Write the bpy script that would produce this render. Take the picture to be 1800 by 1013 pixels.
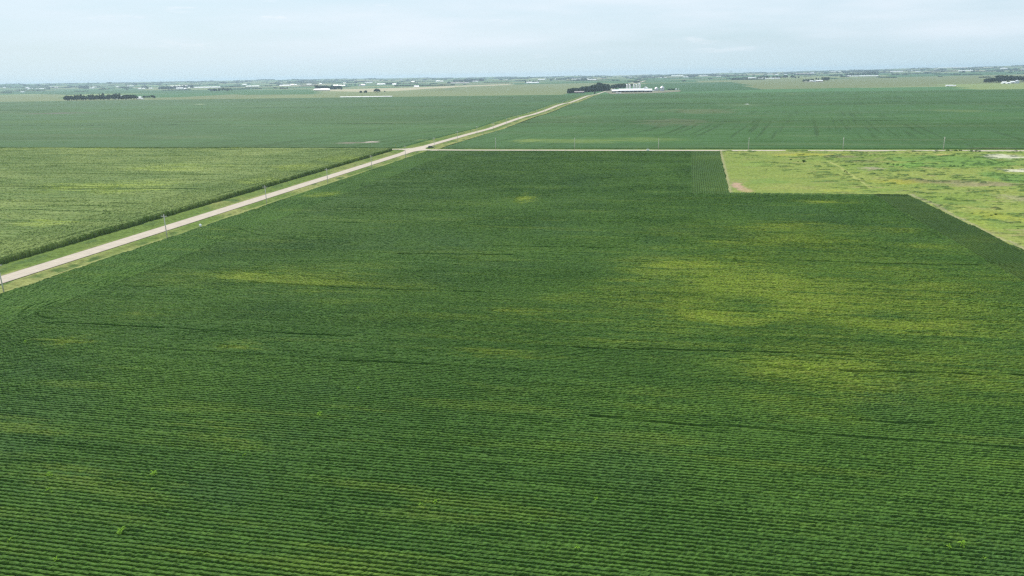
import bpy, math, random
import numpy as np
from mathutils import Matrix, Vector

for o in list(bpy.data.objects):
    bpy.data.objects.remove(o)
SC = bpy.context.scene
COL = SC.collection
random.seed(7)
RNG = np.random.default_rng(7)

# ------------------------------------------------------------------ camera
F, CAM_H, VC, U0 = 1290.0, 55.0, 506.5, 900.0      # focal length in photo pixels, height in metres
HORIZON, SLOPE, ROAD_VP = 131.5, .0185, 1165.0
def _ray(u, v):
    return np.array([(u - U0) / F, -(v - VC) / F, 1.0])
UPV = np.array([-SLOPE, 1, -(VC - HORIZON) / F]); UPV /= np.linalg.norm(UPV)
NV = _ray(ROAD_VP, HORIZON - SLOPE * (ROAD_VP - 900)); NV -= UPV * (NV @ UPV); NV /= np.linalg.norm(NV)
EV = np.cross(NV, UPV)
if EV[0] < 0:
    EV = -EV
# world axes: x = east, y = north (along the gravel road), z = up ; camera sits over the origin
cam = bpy.data.cameras.new('camera')
camo = bpy.data.objects.new('camera', cam); COL.objects.link(camo)
right = Vector((EV[0], NV[0], UPV[0])); up = Vector((EV[1], NV[1], UPV[1])); back = -Vector((EV[2], NV[2], UPV[2]))
M = Matrix((right, up, back)).transposed().to_4x4()
M.translation = Vector((0, 0, CAM_H))
camo.matrix_world = M
cam.sensor_width = 36.0
cam.lens = F / 1800 * 36.0
cam.clip_start = 1.0
cam.clip_end = 60000.0
SC.camera = camo

# ------------------------------------------------------------------ light
SUN_EL, SUN_AZ = math.radians(50), math.radians(-38)     # azimuth from north (+y), negative = west
sd = Vector((math.sin(SUN_AZ) * math.cos(SUN_EL), math.cos(SUN_AZ) * math.cos(SUN_EL), math.sin(SUN_EL)))
sun = bpy.data.lights.new('sun', 'SUN'); sun.energy = 3.2; sun.angle = math.radians(0.6); sun.color = (1.0, .955, .88)
suno = bpy.data.objects.new('sun', sun); COL.objects.link(suno)
suno.rotation_euler = sd.to_track_quat('Z', 'Y').to_euler()

W = bpy.data.worlds.new('World'); SC.world = W; W.use_nodes = True
nt = W.node_tree; nt.nodes.clear()
def N(nt, t, **kw):
    n = nt.nodes.new(t)
    for k, v in kw.items():
        setattr(n, k, v)
    return n
out = N(nt, 'ShaderNodeOutputWorld'); bg = N(nt, 'ShaderNodeBackground'); bg.inputs[1].default_value = .11
sky = N(nt, 'ShaderNodeTexSky', sky_type='NISHITA'); sky.sun_disc = False
sky.sun_elevation = SUN_EL; sky.sun_rotation = SUN_AZ; sky.air_density = 1.0; sky.dust_density = 1.6; sky.ozone_density = 1.6
tc = N(nt, 'ShaderNodeTexCoord'); sep = N(nt, 'ShaderNodeSeparateXYZ'); nt.links.new(tc.outputs['Generated'], sep.inputs[0])
mx = N(nt, 'ShaderNodeMath', operation='MAXIMUM'); mx.inputs[1].default_value = .035
nt.links.new(sep.outputs[2], mx.inputs[0])
cmb = N(nt, 'ShaderNodeCombineXYZ')
for i in (0, 1):
    nt.links.new(sep.outputs[i], cmb.inputs[i])
nt.links.new(mx.outputs[0], cmb.inputs[2]); nt.links.new(cmb.outputs[0], sky.inputs[0])
# thin high overcast with faint wisps, mixed into the clear sky
mp = N(nt, 'ShaderNodeMapping'); mp.inputs['Scale'].default_value = (1, 1, 7)
nt.links.new(tc.outputs['Generated'], mp.inputs[0])
n1 = N(nt, 'ShaderNodeTexNoise'); n1.inputs['Scale'].default_value = 2.3; n1.inputs['Detail'].default_value = 7; n1.inputs['Roughness'].default_value = .55
n2 = N(nt, 'ShaderNodeTexNoise'); n2.inputs['Scale'].default_value = 9; n2.inputs['Detail'].default_value = 8; n2.inputs['Roughness'].default_value = .6
nt.links.new(mp.outputs[0], n1.inputs[0]); nt.links.new(mp.outputs[0], n2.inputs[0])
r1 = N(nt, 'ShaderNodeMapRange'); r1.inputs[1].default_value = .38; r1.inputs[2].default_value = .68; r1.inputs[3].default_value = .80; r1.inputs[4].default_value = .93
nt.links.new(n1.outputs[0], r1.inputs[0])
r2 = N(nt, 'ShaderNodeMapRange'); r2.inputs[1].default_value = .55; r2.inputs[2].default_value = .85; r2.inputs[3].default_value = 0; r2.inputs[4].default_value = 1.0
nt.links.new(n2.outputs[0], r2.inputs[0])
mix = N(nt, 'ShaderNodeMix', data_type='RGBA'); mix.inputs[7].default_value = (3.8, 5.15, 6.0, 1)
nt.links.new(r1.outputs[0], mix.inputs[0]); nt.links.new(sky.outputs[0], mix.inputs[6])
wm = N(nt, 'ShaderNodeMix', data_type='RGBA'); wm.inputs[7].default_value = (6.7, 6.85, 7.3, 1)
w2 = N(nt, 'ShaderNodeMapRange'); w2.inputs[1].default_value = .36; w2.inputs[2].default_value = .62; w2.inputs[3].default_value = 0; w2.inputs[4].default_value = .5
nt.links.new(n1.outputs[0], w2.inputs[0])
hi = N(nt, 'ShaderNodeMapRange'); hi.inputs[1].default_value = .004; hi.inputs[2].default_value = .04; nt.links.new(sep.outputs[2], hi.inputs[0])
wa = N(nt, 'ShaderNodeMath', operation='MAXIMUM'); nt.links.new(r2.outputs[0], wa.inputs[0]); nt.links.new(w2.outputs[0], wa.inputs[1])
wb = N(nt, 'ShaderNodeMath', operation='MULTIPLY'); nt.links.new(wa.outputs[0], wb.inputs[0]); nt.links.new(hi.outputs[0], wb.inputs[1])
nt.links.new(wb.outputs[0], wm.inputs[0]); nt.links.new(mix.outputs[2], wm.inputs[6])
nt.links.new(wm.outputs[2], bg.inputs[0]); nt.links.new(bg.outputs[0], out.inputs[0])

SC.view_settings.view_transform = 'Standard'; SC.view_settings.look = 'None'
SC.view_settings.gamma = 1; SC.view_settings.exposure = 0.45
SC.render.engine = 'CYCLES'
SC.cycles.filter_width = 1.35; SC.cycles.use_denoising = False; SC.cycles.denoiser = 'OPENIMAGEDENOISE'; SC.cycles.denoising_input_passes = 'RGB_ALBEDO_NORMAL'; SC.cycles.denoising_prefilter = 'ACCURATE'
SC.cycles.max_bounces = 4; SC.cycles.diffuse_bounces = 2; SC.cycles.volume_bounces = 0
SC.cycles.caustics_reflective = False; SC.cycles.caustics_refractive = False

# ------------------------------------------------------------------ terrain and placing
_TY = np.array([-500, 600, 720, 815, 930, 1028, 1124, 1239, 1370, 1470, 1573, 1721, 1955, 2232, 2500, 3000, 5000, 7000, 9000, 40000.])
_TZ = np.array([0, 0, -1.2, -2.6, -1.8, -1.5, -2.7, -2.6, -1.0, -.9, -3.1, -2.5, -.8, -4.4, -4.6, -4.4, -7, -6, -4, -4])
def terrain(x, y):
    x = np.asarray(x, float); y = np.asarray(y, float)
    r = np.hypot(x, y)
    # the section swells are not exactly east-west: bend them a little with x
    yy = y + 60 * np.sin((x + 187.5) / 900.0) * np.clip((y - 600) / 800, 0, 1)
    z = np.interp(yy, _TY, _TZ)
    az = np.degrees(np.arctan2(x, y))
    far = np.clip((r - 6500) / 6500, 0, 1) ** 1.5
    ridge = np.interp(az, [-60, -45, -36, -26, -17, -8, 0, 8, 16, 24, 40], [62, 52, 44, 40, 22, 10, 5, 18, 34, 50, 62])
    ridge = ridge + 5 * np.sin(az * 1.1 + r / 1700) + 3 * np.sin(az * 3.3 + 1 + r / 900)
    return z + far * ridge
def at(u, v, z=None):
    """photo pixel -> point on the terrain (or at height z)"""
    d = _ray(u, v); dx, dy, dz = d @ EV, d @ NV, d @ UPV
    zz = 0.0 if z is None else z
    for _ in range(12 if z is None else 1):
        t = (zz - CAM_H) / min(dz, -.0024)
        if z is None:
            zz = .5 * zz + .5 * float(terrain(dx * t, dy * t))
    return np.array([dx * t, dy * t, zz])
def mpp(p):                         # metres per photo pixel at a point
    d = p[0] * EV + p[1] * NV + (p[2] - CAM_H) * UPV
    return d[2] / F

# ------------------------------------------------------------------ tagging
def tag(o, label=None, cat=None, group=None, kind=None):
    if label: o['label'] = label
    if cat: o['category'] = cat
    if group: o['group'] = group
    if kind: o['kind'] = kind
    return o
def empty(name, loc, rz=0):
    o = bpy.data.objects.new(name, None); COL.objects.link(o)
    o.location = loc; o.rotation_euler = (0, 0, rz); o.empty_display_size = .5
    return o
def copy_tree(o, parent=None):
    c = o.copy(); COL.objects.link(c); c.parent = parent
    for ch in list(o.children):
        copy_tree(ch, c)
    return c

# ------------------------------------------------------------------ numpy mesh helpers
def h2(ix, iy, seed):
    a = (ix.astype(np.int64) * 374761393 + iy.astype(np.int64) * 668265263 + seed * 1442695041) & 0xffffffff
    a = ((a ^ (a >> 13)) * 1274126177) & 0xffffffff
    return ((a ^ (a >> 16)) & 0xffff) / 65535.0
def vn(x, y, seed=0):
    x = np.asarray(x, float); y = np.asarray(y, float)
    ix = np.floor(x); iy = np.floor(y); fx = x - ix; fy = y - iy
    fx = fx * fx * (3 - 2 * fx); fy = fy * fy * (3 - 2 * fy)
    a = h2(ix, iy, seed); b = h2(ix + 1, iy, seed); c = h2(ix, iy + 1, seed); d = h2(ix + 1, iy + 1, seed)
    return (a * (1 - fx) + b * fx) * (1 - fy) + (c * (1 - fx) + d * fx) * fy
def fbm(x, y, seed=0, o=4):
    s = 0; a = .5; t = 0
    for i in range(o):
        s = s + a * vn(x * 2 ** i, y * 2 ** i, seed + 17 * i); t += a; a *= .5
    return s / t
def sstep(a, b, x):
    t = np.clip((x - a) / (b - a), 0, 1); return t * t * (3 - 2 * t)
def np_mesh(name, V, Q, mat, C=None, smooth=False, parent=None):
    me = bpy.data.meshes.new(name)
    V = np.ascontiguousarray(V, np.float32); Q = np.ascontiguousarray(Q, np.int32)
    k = Q.shape[1]
    me.vertices.add(len(V)); me.vertices.foreach_set('co', V.ravel())
    me.loops.add(Q.size); me.loops.foreach_set('vertex_index', Q.ravel())
    me.polygons.add(len(Q)); me.polygons.foreach_set('loop_start', np.arange(0, Q.size, k, dtype=np.int32))
    me.polygons.foreach_set('use_smooth', np.full(len(Q), smooth))
    if C is not None:
        at_ = me.attributes.new('crop', 'FLOAT_COLOR', 'POINT')
        c4 = np.ones((len(V), 4), np.float32); c4[:, :3] = C; at_.data.foreach_set('color', c4.ravel())
    me.update(calc_edges=True)
    me.materials.append(mat)
    o = bpy.data.objects.new(name, me); COL.objects.link(o)
    if parent: o.parent = parent
    return o
def in_view(x, y, m):               # the wedge of country the photo can see, widened by m metres
    return (x > -1.10 * y - 16 - m) & (x < .455 * y + 10 + m)
def lattice(x0, x1, dx, y0, y1, dy, keep=None):
    xs = np.arange(math.floor(x0 / dx), math.ceil(x1 / dx) + 1) * dx
    ys = np.arange(math.floor(y0 / dy), math.ceil(y1 / dy) + 1) * dy
    X, Y = np.meshgrid(xs, ys)
    ny, nx = X.shape
    ok = np.ones((ny, nx), bool) if keep is None else keep(X, Y)
    fc = ok[:-1, :-1] & ok[1:, :-1] & ok[:-1, 1:] & ok[1:, 1:]
    j, i = np.nonzero(fc)
    a = j * nx + i
    Q = np.stack([a, a + 1, a + nx + 1, a + nx], 1)
    used = np.zeros(nx * ny, bool); used[Q.ravel()] = True
    new = np.cumsum(used) - 1
    return X.ravel()[used], Y.ravel()[used], new[Q]
def join(parts):
    Vs, Qs, Cs, n = [], [], [], 0
    for V, Q, C in parts:
        Vs.append(V); Qs.append(Q + n); Cs.append(C); n += len(V)
    return np.concatenate(Vs), np.concatenate(Qs), np.concatenate(Cs)
def blob(u, v, ru, rv):
    """an irregular patch on the ground: centre and radii in metres"""
    c = at(u, v); l, r_ = at(u - ru, v), at(u + ru, v); a, b = at(u, v - rv), at(u, v + rv)
    return c[0], c[1], abs(r_[0] - l[0]) / 2, max(abs(a[1] - b[1]) / 2, .5)
def blob_mask(B, x, y, ragged=.5, seed=3, lo=.35, hi=1.05):
    cx, cy, rx, ry = B
    q = np.sqrt(((x - cx) / rx) ** 2 + ((y - cy) / ry) ** 2)
    m = np.zeros_like(x); s = q < 1.7
    if s.any():
        xs, ys = x[s], y[s]
        nz = fbm(xs / max(rx * .35, 3), ys / max(ry * .25, .9), seed, 4)
        m[s] = sstep(hi, lo, q[s] + ragged * 2 * (nz - .5))
    return m
def line_mask(pts, x, y, w):
    m = np.zeros_like(x)
    for (ax, ay), (bx, by) in zip(pts[:-1], pts[1:]):
        s = (x > min(ax, bx) - w) & (x < max(ax, bx) + w) & (y > min(ay, by) - w) & (y < max(ay, by) + w)
        if not s.any(): continue
        dx, dy = bx - ax, by - ay; L = dx * dx + dy * dy + 1e-9
        t = np.clip(((x[s] - ax) * dx + (y[s] - ay) * dy) / L, 0, 1)
        d = np.hypot(x[s] - ax - t * dx, y[s] - ay - t * dy)
        m[s] = np.maximum(m[s], sstep(w, w * .5, d))
    return m
def mixc(C, col, m):
    return C * (1 - m[:, None]) + np.array(col)[None, :] * m[:, None]

# ------------------------------------------------------------------ materials
def mat(name, base=(.5, .5, .5), rough=.8, var=.15, scale=3.0, attr=False, bump=0, bscale=20, metal=0, detail=4, coat=0, emit=None, transl=0, stretch=(1, 1, 1), bdist=.05):
    m = bpy.data.materials.new(name); m.use_nodes = True
    t = m.node_tree; b = t.nodes['Principled BSDF']
    b.inputs['Roughness'].default_value = rough; b.inputs['Metallic'].default_value = metal
    b.inputs['Specular IOR Level'].default_value = .03 if rough > .6 else .5
    co = N(t, 'ShaderNodeTexCoord'); mp_ = N(t, 'ShaderNodeMapping'); mp_.inputs['Scale'].default_value = stretch
    t.links.new(co.outputs['Object'], mp_.inputs[0])
    nz = N(t, 'ShaderNodeTexNoise'); nz.inputs['Scale'].default_value = scale; nz.inputs['Detail'].default_value = detail
    t.links.new(mp_.outputs[0], nz.inputs[0])
    mr = N(t, 'ShaderNodeMapRange'); mr.inputs[1].default_value = .25; mr.inputs[2].default_value = .75
    mr.inputs[3].default_value = 1 - var; mr.inputs[4].default_value = 1 + var
    t.links.new(nz.outputs[0], mr.inputs[0])
    ml = N(t, 'ShaderNodeMix', data_type='RGBA', blend_type='MULTIPLY'); ml.inputs[0].default_value = 1
    if attr:
        a = N(t, 'ShaderNodeAttribute'); a.attribute_name = 'crop'; t.links.new(a.outputs['Color'], ml.inputs[6])
    else:
        ml.inputs[6].default_value = (*base, 1)
    t.links.new(mr.outputs[0], ml.inputs[7]); t.links.new(ml.outputs[2], b.inputs['Base Color'])
    if bump:
        n_ = N(t, 'ShaderNodeTexNoise'); n_.inputs['Scale'].default_value = bscale; n_.inputs['Detail'].default_value = 3
        t.links.new(mp_.outputs[0], n_.inputs[0])
        bp = N(t, 'ShaderNodeBump'); bp.inputs['Strength'].default_value = bump; bp.inputs['Distance'].default_value = bdist
        t.links.new(n_.outputs[0], bp.inputs['Height']); t.links.new(bp.outputs[0], b.inputs['Normal'])
    if transl:
        tr = N(t, 'ShaderNodeBsdfTranslucent'); t.links.new(ml.outputs[2], tr.inputs[0])
        ms = N(t, 'ShaderNodeMixShader'); ms.inputs[0].default_value = transl
        t.links.new(b.outputs[0], ms.inputs[1]); t.links.new(tr.outputs[0], ms.inputs[2])
        t.links.new(ms.outputs[0], t.nodes['Material Output'].inputs[0])
    return m
M_CROP = mat('crop_leaves', attr=True, rough=.62, var=.25, scale=2.2, bump=.6, bscale=5, bdist=.1)
M_FARCROP = mat('far_crop', attr=True, rough=.85, var=.10, scale=.035, stretch=(.35, 1.6, 1), detail=8)
M_GRASS = mat('grass', attr=True, rough=.9, var=.30, scale=.8, bump=.5, bscale=3, detail=6, bdist=.2)
M_GRAVELA = mat('road_gravel', attr=True, rough=.95, var=.12, scale=.35, detail=9, bump=.3, bscale=4)
M_GRAVEL = mat('gravel', base=(.475, .41, .335), rough=.95, var=.10, scale=.5, detail=8)
M_LANE = mat('dry_grass_lane', base=(.25, .27, .13), rough=.95, var=.25, scale=.05)
M_YARD = mat('farmyard_gravel', base=(.20, .20, .14), rough=.95, var=.3, scale=.03)
M_WOOD = mat('weathered_pole', base=(.56, .53, .46), rough=.9, var=.2, scale=6)
M_PORC = mat('insulator', base=(.45, .46, .46), rough=.3, var=.05)
M_LEAF = mat('tree_leaves', base=(.032, .060, .030), rough=.75, var=.5, scale=.35, transl=.15)
M_SHRUB = mat('shrub_leaves', base=(.10, .17, .045), rough=.75, var=.4, scale=.8, transl=.25)
M_LEAF2 = mat('tree_leaves_pale', base=(.055, .085, .03), rough=.75, var=.45, scale=.35, transl=.15)
M_CONIF = mat('conifer_needles', base=(.022, .042, .024), rough=.8, var=.4, scale=.5)
M_BARK = mat('bark', base=(.12, .09, .065), rough=.95, var=.3)
M_WHITE = mat('white_metal_siding', base=(.80, .80, .79), rough=.5, var=.05)
M_ROOFW = mat('white_metal_roof', base=(.82, .82, .81), rough=.42, var=.06, scale=.4)
M_ROOFG = mat('grey_roof', base=(.34, .35, .36), rough=.6, var=.1)
M_RED = mat('red_siding', base=(.28, .10, .07), rough=.7, var=.15)
M_PINK = mat('faded_red_roof', base=(.43, .37, .355), rough=.7, var=.15)
M_DARKW = mat('dark_barn_wall', base=(.045, .038, .035), rough=.8, var=.3)
M_CONC = mat('silo_concrete', base=(.76, .74, .71), rough=.85, var=.10, scale=.3)
M_GALV = mat('galvanised_steel', base=(.55, .57, .60), rough=.4, var=.08, metal=.5)
M_DOOR = mat('barn_door', base=(.18, .18, .18), rough=.6)
M_GLASS = mat('window_glass', base=(.03, .04, .05), rough=.1, var=.02)
M_CARP = mat('dark_car_paint', base=(.012, .014, .018), rough=.25, var=.02)
M_TYRE = mat('tyre_rubber', base=(.02, .02, .02), rough=.9)
M_RIM = mat('wheel_rim', base=(.35, .35, .36), rough=.35, metal=.7)
M_LAMP = mat('headlight_glass', base=(.6, .6, .6), rough=.15)
M_TAIL = mat('tail_light', base=(.35, .01, .01), rough=.2)
M_BOARD = mat('white_sign_board', base=(.85, .85, .84), rough=.4, var=.02)
M_YEL = mat('yellow_marker', base=(.60, .50, .08), rough=.5)
M_WEED = mat('weed_leaves', base=(.20, .36, .04), rough=.7, var=.3, transl=.2)

# ------------------------------------------------------------------ colours of the crops (real leaf colours)
SOY = np.array((.047, .102, .0195)); SOY2 = np.array((.065, .128, .022)); YEL = np.array((.225, .285, .030))
SOIL = np.array((.36, .29, .23))
ROW = .76

# ------------------------------------------------------------------ the ground: one sheet to the horizon, its squares the fields of the sections
def poly_in(poly, x, y):
    c = np.zeros(x.shape, bool); n = len(poly)
    for i in range(n):
        ax, ay = poly[i][:2]; bx, by = poly[(i + 1) % n][:2]
        k = ((ay > y) != (by > y)) & (x < (bx - ax) * (y - ay) / (by - ay + 1e-12) + ax)
        c ^= k
    return c
CORNC = np.array((.165, .195, .092)); CORND = np.array((.130, .165, .078)); TAN = np.array((.37, .335, .22)); FSOY = np.array((.056, .122, .048)); LIME = np.array((.20, .25, .10))
def build_ground():
    q = 402.3 / 4
    xs = np.concatenate([-187.5 + q * np.arange(-150, -32), -187.5 + q / 2 * np.arange(-64, 64), -187.5 + q * np.arange(32, 130)])
    ys = np.concatenate([[-400, -100, 0], np.arange(100, 2160, 50), 2164 + q / 4 * np.arange(0, 80), 2164 + q / 2 * np.arange(40, 90), 2164 + q * np.arange(45, 135)])
    X, Y = np.meshgrid(xs, ys)
    ny, nx = X.shape
    Z = terrain(X, Y) - np.where(Y < 2160, 1.3, 0)
    V = np.stack([X.ravel(), Y.ravel(), Z.ravel()], 1)
    j, i = np.mgrid[0:ny - 1, 0:nx - 1]; a = (j * nx + i).ravel()
    Qd = np.stack([a, a + 1, a + nx + 1, a + nx], 1)
    cx = ((X[:-1, :-1] + X[:-1, 1:]) / 2).ravel(); cy = ((Y[:-1, :-1] + Y[1:, :-1]) / 2).ravel()
    qx = np.floor((cx + 187.5) / 402.3); qy = np.floor((cy - 2164) / 402.3)
    ori = h2(np.floor(qx / 2), np.floor(qy / 2), 5) > .5
    fx = np.where(ori, qx, np.floor(qx / 2)); fy = np.where(ori, np.floor(qy / 2), qy)
    h = h2(fx, fy, 11); g = h2(fx, fy, 23)[:, None]
    C = np.where((h < .47)[:, None], CORNC * (.8 + .35 * g), FSOY * (.85 + .45 * g))
    C = np.where((h > .975)[:, None], TAN * (.65 + .3 * g), C)
    C = np.where(((h > .93) & (h < .975))[:, None], LIME, C)
    def over(px, col):
        nonlocal C
        pl = [at(*p) for p in px]
        C = np.where(poly_in(pl, cx, cy)[:, None], np.array(col)[None, :], C)
    C = np.where((cy < 2160)[:, None], SOY * .8, C)
    over([(-150, 171), (110, 166), (110, 177), (-150, 186)], CORNC)
    over([(0, 160), (420, 156), (420, 164), (0, 166)], FSOY)
    over([(420, 158), (560, 157), (560, 166), (420, 167)], FSOY * 1.1)
    over([(250, 153.5), (380, 152), (380, 158), (250, 159)], CORNC * 1.05)
    over([(560, 164), (1000, 156), (1000, 169), (560, 172)], CORNC)
    over([(545, 158), (700, 154.5), (900, 147.8), (900, 149.2), (740, 157), (660, 162), (560, 160)], TAN)
    over([(690, 150), (900, 146), (900, 147.5), (700, 154)], CORND)
    over([(800, 153), (1000, 146.5), (1072, 146), (1072, 156), (1000, 165), (800, 163)], CORNC * .95)
    over([(900, 146.5), (1180, 139), (1180, 143), (900, 149)], FSOY)
    over([(1130, 147), (1300, 144), (1330, 158.5), (1130, 163)], FSOY * .92)
    over([(1290, 145), (1500, 138), (1700, 134), (1900, 131), (1900, 150), (1620, 151.5), (1480, 155), (1340, 157)], CORNC * .9)
    over([(1560, 131), (1900, 124), (1900, 129), (1560, 136)], FSOY)
    over([(1640, 149), (1900, 143.5), (1900, 166), (1700, 156)], LIME * .95)
    me = bpy.data.meshes.new('ground'); me.from_pydata(V.tolist(), [], Qd.tolist()); me.update()
    ca = me.attributes.new('crop', 'FLOAT_COLOR', 'CORNER')
    c4 = np.ones((len(Qd) * 4, 4), np.float32); c4[:, :3] = np.repeat(C, 4, 0)
    ca.data.foreach_set('color', c4.ravel())
    me.polygons.foreach_set('use_smooth', np.ones(len(Qd), bool))
    me.materials.append(M_FARCROP)
    o = bpy.data.objects.new('ground', me); COL.objects.link(o)
    tag(o, 'flat farmland of corn and soybean squares reaching to the horizon', 'farmland', kind='structure')
build_ground()

# ------------------------------------------------------------------ roads
def ribbon(pts, w, dz, name, m, crown=.06, step=12):
    P = [np.array(p, float) for p in pts]; S = []
    for a, b in zip(P[:-1], P[1:]):
        n = max(1, int(np.linalg.norm(b - a) / step))
        S += [a + (b - a) * k / n for k in range(n)]
    S.append(P[-1]); S = np.array(S)
    d = np.gradient(S, axis=0); d /= np.linalg.norm(d, axis=1)[:, None]; nrm = np.stack([d[:, 1], -d[:, 0]], 1)
    offs = list(np.linspace(-.5, .5, 17)); V = []; CC = []
    wj = 1 + .05 * (fbm(S[:, 0] / 25, S[:, 1] / 25, 9) - .5)
    for i_, s in enumerate(S):
        for o_ in offs:
            p = s + nrm[i_] * o_ * w * wj[i_]
            V.append((p[0], p[1], terrain(p[0], p[1]) + dz + crown * (1 - (2 * o_) ** 2)))
            tk = math.exp(-((abs(o_) - .13) / .05) ** 2) + .8 * math.exp(-((abs(o_) - .34) / .05) ** 2); ed = max(0, abs(o_) - .40) / .1
            CC.append(np.array((.485, .42, .345)) * (1 - .10 * (1 - tk) - .22 * ed))
    k = len(offs); Qs = [(i_ * k + j, i_ * k + j + 1, (i_ + 1) * k + j + 1, (i_ + 1) * k + j) for i_ in range(len(S) - 1) for j in range(k - 1)]
    return np_mesh(name, np.array(V), np.array(Qs)[:, ::-1], m, None if m is M_LANE else np.array(CC), smooth=True)
RX, RY = -187.6, 552.8
r = ribbon([(RX, 20), (RX, 2164), (RX, 2900), (RX, 8000)], 7.6, .05, 'gravel_road', M_GRAVELA); tag(r, 'pale gravel road running straight up to the dairy farm', 'road', kind='structure')
r = ribbon([(-1200, 560.5), (-245, 560.5), (-205, 558.5), (-191.0, 557)], 5.6, .062, 'side_road', M_GRAVELA, crown=.04); tag(r, 'narrow gravel road leaving the crossroad behind the corn', 'road', kind='structure')
r = ribbon([(-184.2, 555), (-150, RY), (300, RY + .6), (1500, RY + 3)], 7.0, .062, 'side_road', M_GRAVELA, crown=.04); tag(r, 'narrow gravel road crossing between the soybean fields', 'road', kind='structure')
for k_, (u0, u1, v) in enumerate(((762, 792, 171.3), (798, 815, 170.9), (1170, 1300, 163.6), (1300, 1480, 160.0))):
    a_, b_ = at(u0, v), at(u1, v)
    r = ribbon([(a_[0], 2163 + k_ * .2), (b_[0], 2163 + k_ * .2)], 9 if k_ < 2 else 16, .35, 'field_lane', M_GRAVEL if k_ < 2 else M_LANE); tag(r, 'pale gravel lane glimpsed between far fields' if k_ < 2 else 'pale grassy lane along the far edge of the soybeans', 'lane', kind='structure')
a_, b_ = at(1112, 147.7), at(1134, 142.4)
r = ribbon([(a_[0], a_[1]), (b_[0], b_[1])], 20, .5, 'gravel_road', M_GRAVEL); tag(r, 'far pale stretch of road above the silos', 'road', kind='structure')
def yard(px, name, label, m):
    P_ = [at(*p) for p in px]
    me = bpy.data.meshes.new(name); me.from_pydata([(p[0], p[1], float(terrain(p[0], p[1])) + .4) for p in P_], [], [list(range(len(P_)))]); me.update(); me.materials.append(m)
    tag_ = bpy.data.objects.new(name, me); COL.objects.link(tag_); tag(tag_, label, 'yard', kind='structure')
def apron(pts, name, label, z=.115):
    V = [(x, y, terrain(x, y) + z) for x, y in pts]
    me = bpy.data.meshes.new(name); me.from_pydata(V, [], [list(range(len(V)))]); me.update(); me.materials.append(M_GRAVEL)
    o = bpy.data.objects.new(name, me); COL.objects.link(o); tag(o, label, 'road', kind='structure')
apron([(-191.3, 530), (-184, 530), (-183.6, 541), (-181.8, 546.5), (-177.5, 550), (-168, 550.6), (-168, 555.4), (-176, 557), (-181, 561), (-183.6, 570), (-184, 584), (-191.3, 584), (-193.5, 570), (-199, 562.5), (-206, 561), (-206, 556.2), (-197, 554), (-192.8, 547)], 'crossroad', 'wide gravel mouth where the two roads cross', .122)
apron([(-173.5, 550), (-166.5, 550), (-168.0, 545.2), (-171.8, 544.8)], 'field_entrance', 'pale gravel field entrance beside the crossroad', .13)

# ------------------------------------------------------------------ verges and ditches
def verge(name, x0, x1, y0, y1, dx, dy, label, cross, kindf):
    x, y, Q = lattice(x0, x1, dx, y0, y1, dy, lambda X, Y: in_view(X, Y, 40))
    c = cross(x, y)
    kindr = sstep(3.7, 5.2, np.abs(x + 187.6)) if x1 < 0 and x0 > -204 else 1.0
    z = terrain(x, y) + c * kindr + .16 * kindr * fbm(x / .9, y / .9, 4, 3) * 2 * kindf[0] - .10
    n = fbm(x / 14, y / 22, 31, 4); n2_ = vn(x / .7, y / .7, 8)
    C = mixc(np.tile(np.array((.12, .175, .042)), (len(x), 1)), (.23, .245, .085), sstep(.38, .80, n + kindf[1](x, y)))
    C = mixc(C, (.085, .135, .04), sstep(.58, .75, fbm(x / 5, y / 9, 77, 3)))
    C = C * (.8 + .4 * n2_)[:, None]
    o = np_mesh(name, np.stack([x, y, z], 1), Q, M_GRASS, C); tag(o, label, 'grass verge', kind='structure')
dip = lambda c, w, d: (lambda t: -d * np.exp(-((t - c) / w) ** 2))
de, dw = dip(-179.3, 2.2, .75), dip(-196.5, 2.4, .8)
gap = lambda y: sstep(12, 20, np.abs(y - 553))
verge('grass_verge', -184.6, -170.6, 60, 2150, .45, .6, 'yellowed grass ditch between gravel road and soybeans', lambda x, y: de(x) * gap(y), (1, lambda x, y: .22 * sstep(-180, -174, x) + .05))
verge('grass_verge', -203.6, -190.6, 60, 2150, .45, .6, 'green grass ditch between gravel road and corn', lambda x, y: dw(x) * gap(y), (1, lambda x, y: -.08 + .15 * np.exp(-((x + 192.5) / 1.2) ** 2)))
verge('grass_verge', -171, 700, 540.6, 550.2, 1.0, .5, 'thin grass strip south of the narrow crossing road', lambda x, y: x * 0 - .03, (.7, lambda x, y: x * 0 - .1))
verge('grass_verge', -171, 700, 556.0, 566.0, 1.0, .5, 'thin brown grass strip north of the narrow crossing road', lambda x, y: x * 0 - .03, (.7, lambda x, y: x * 0 - .18))
verge('grass_verge', -900, -203.4, 545, 557.6, 1.2, .8, 'grass strip behind the corn by the side road', lambda x, y: x * 0 - .03, (.7, lambda x, y: x * 0))
verge('grass_verge', -900, -203.4, 563.2, 567.6, 1.2, .8, 'grass strip beyond the side road', lambda x, y: x * 0 - .03, (.7, lambda x, y: x * 0))

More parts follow.
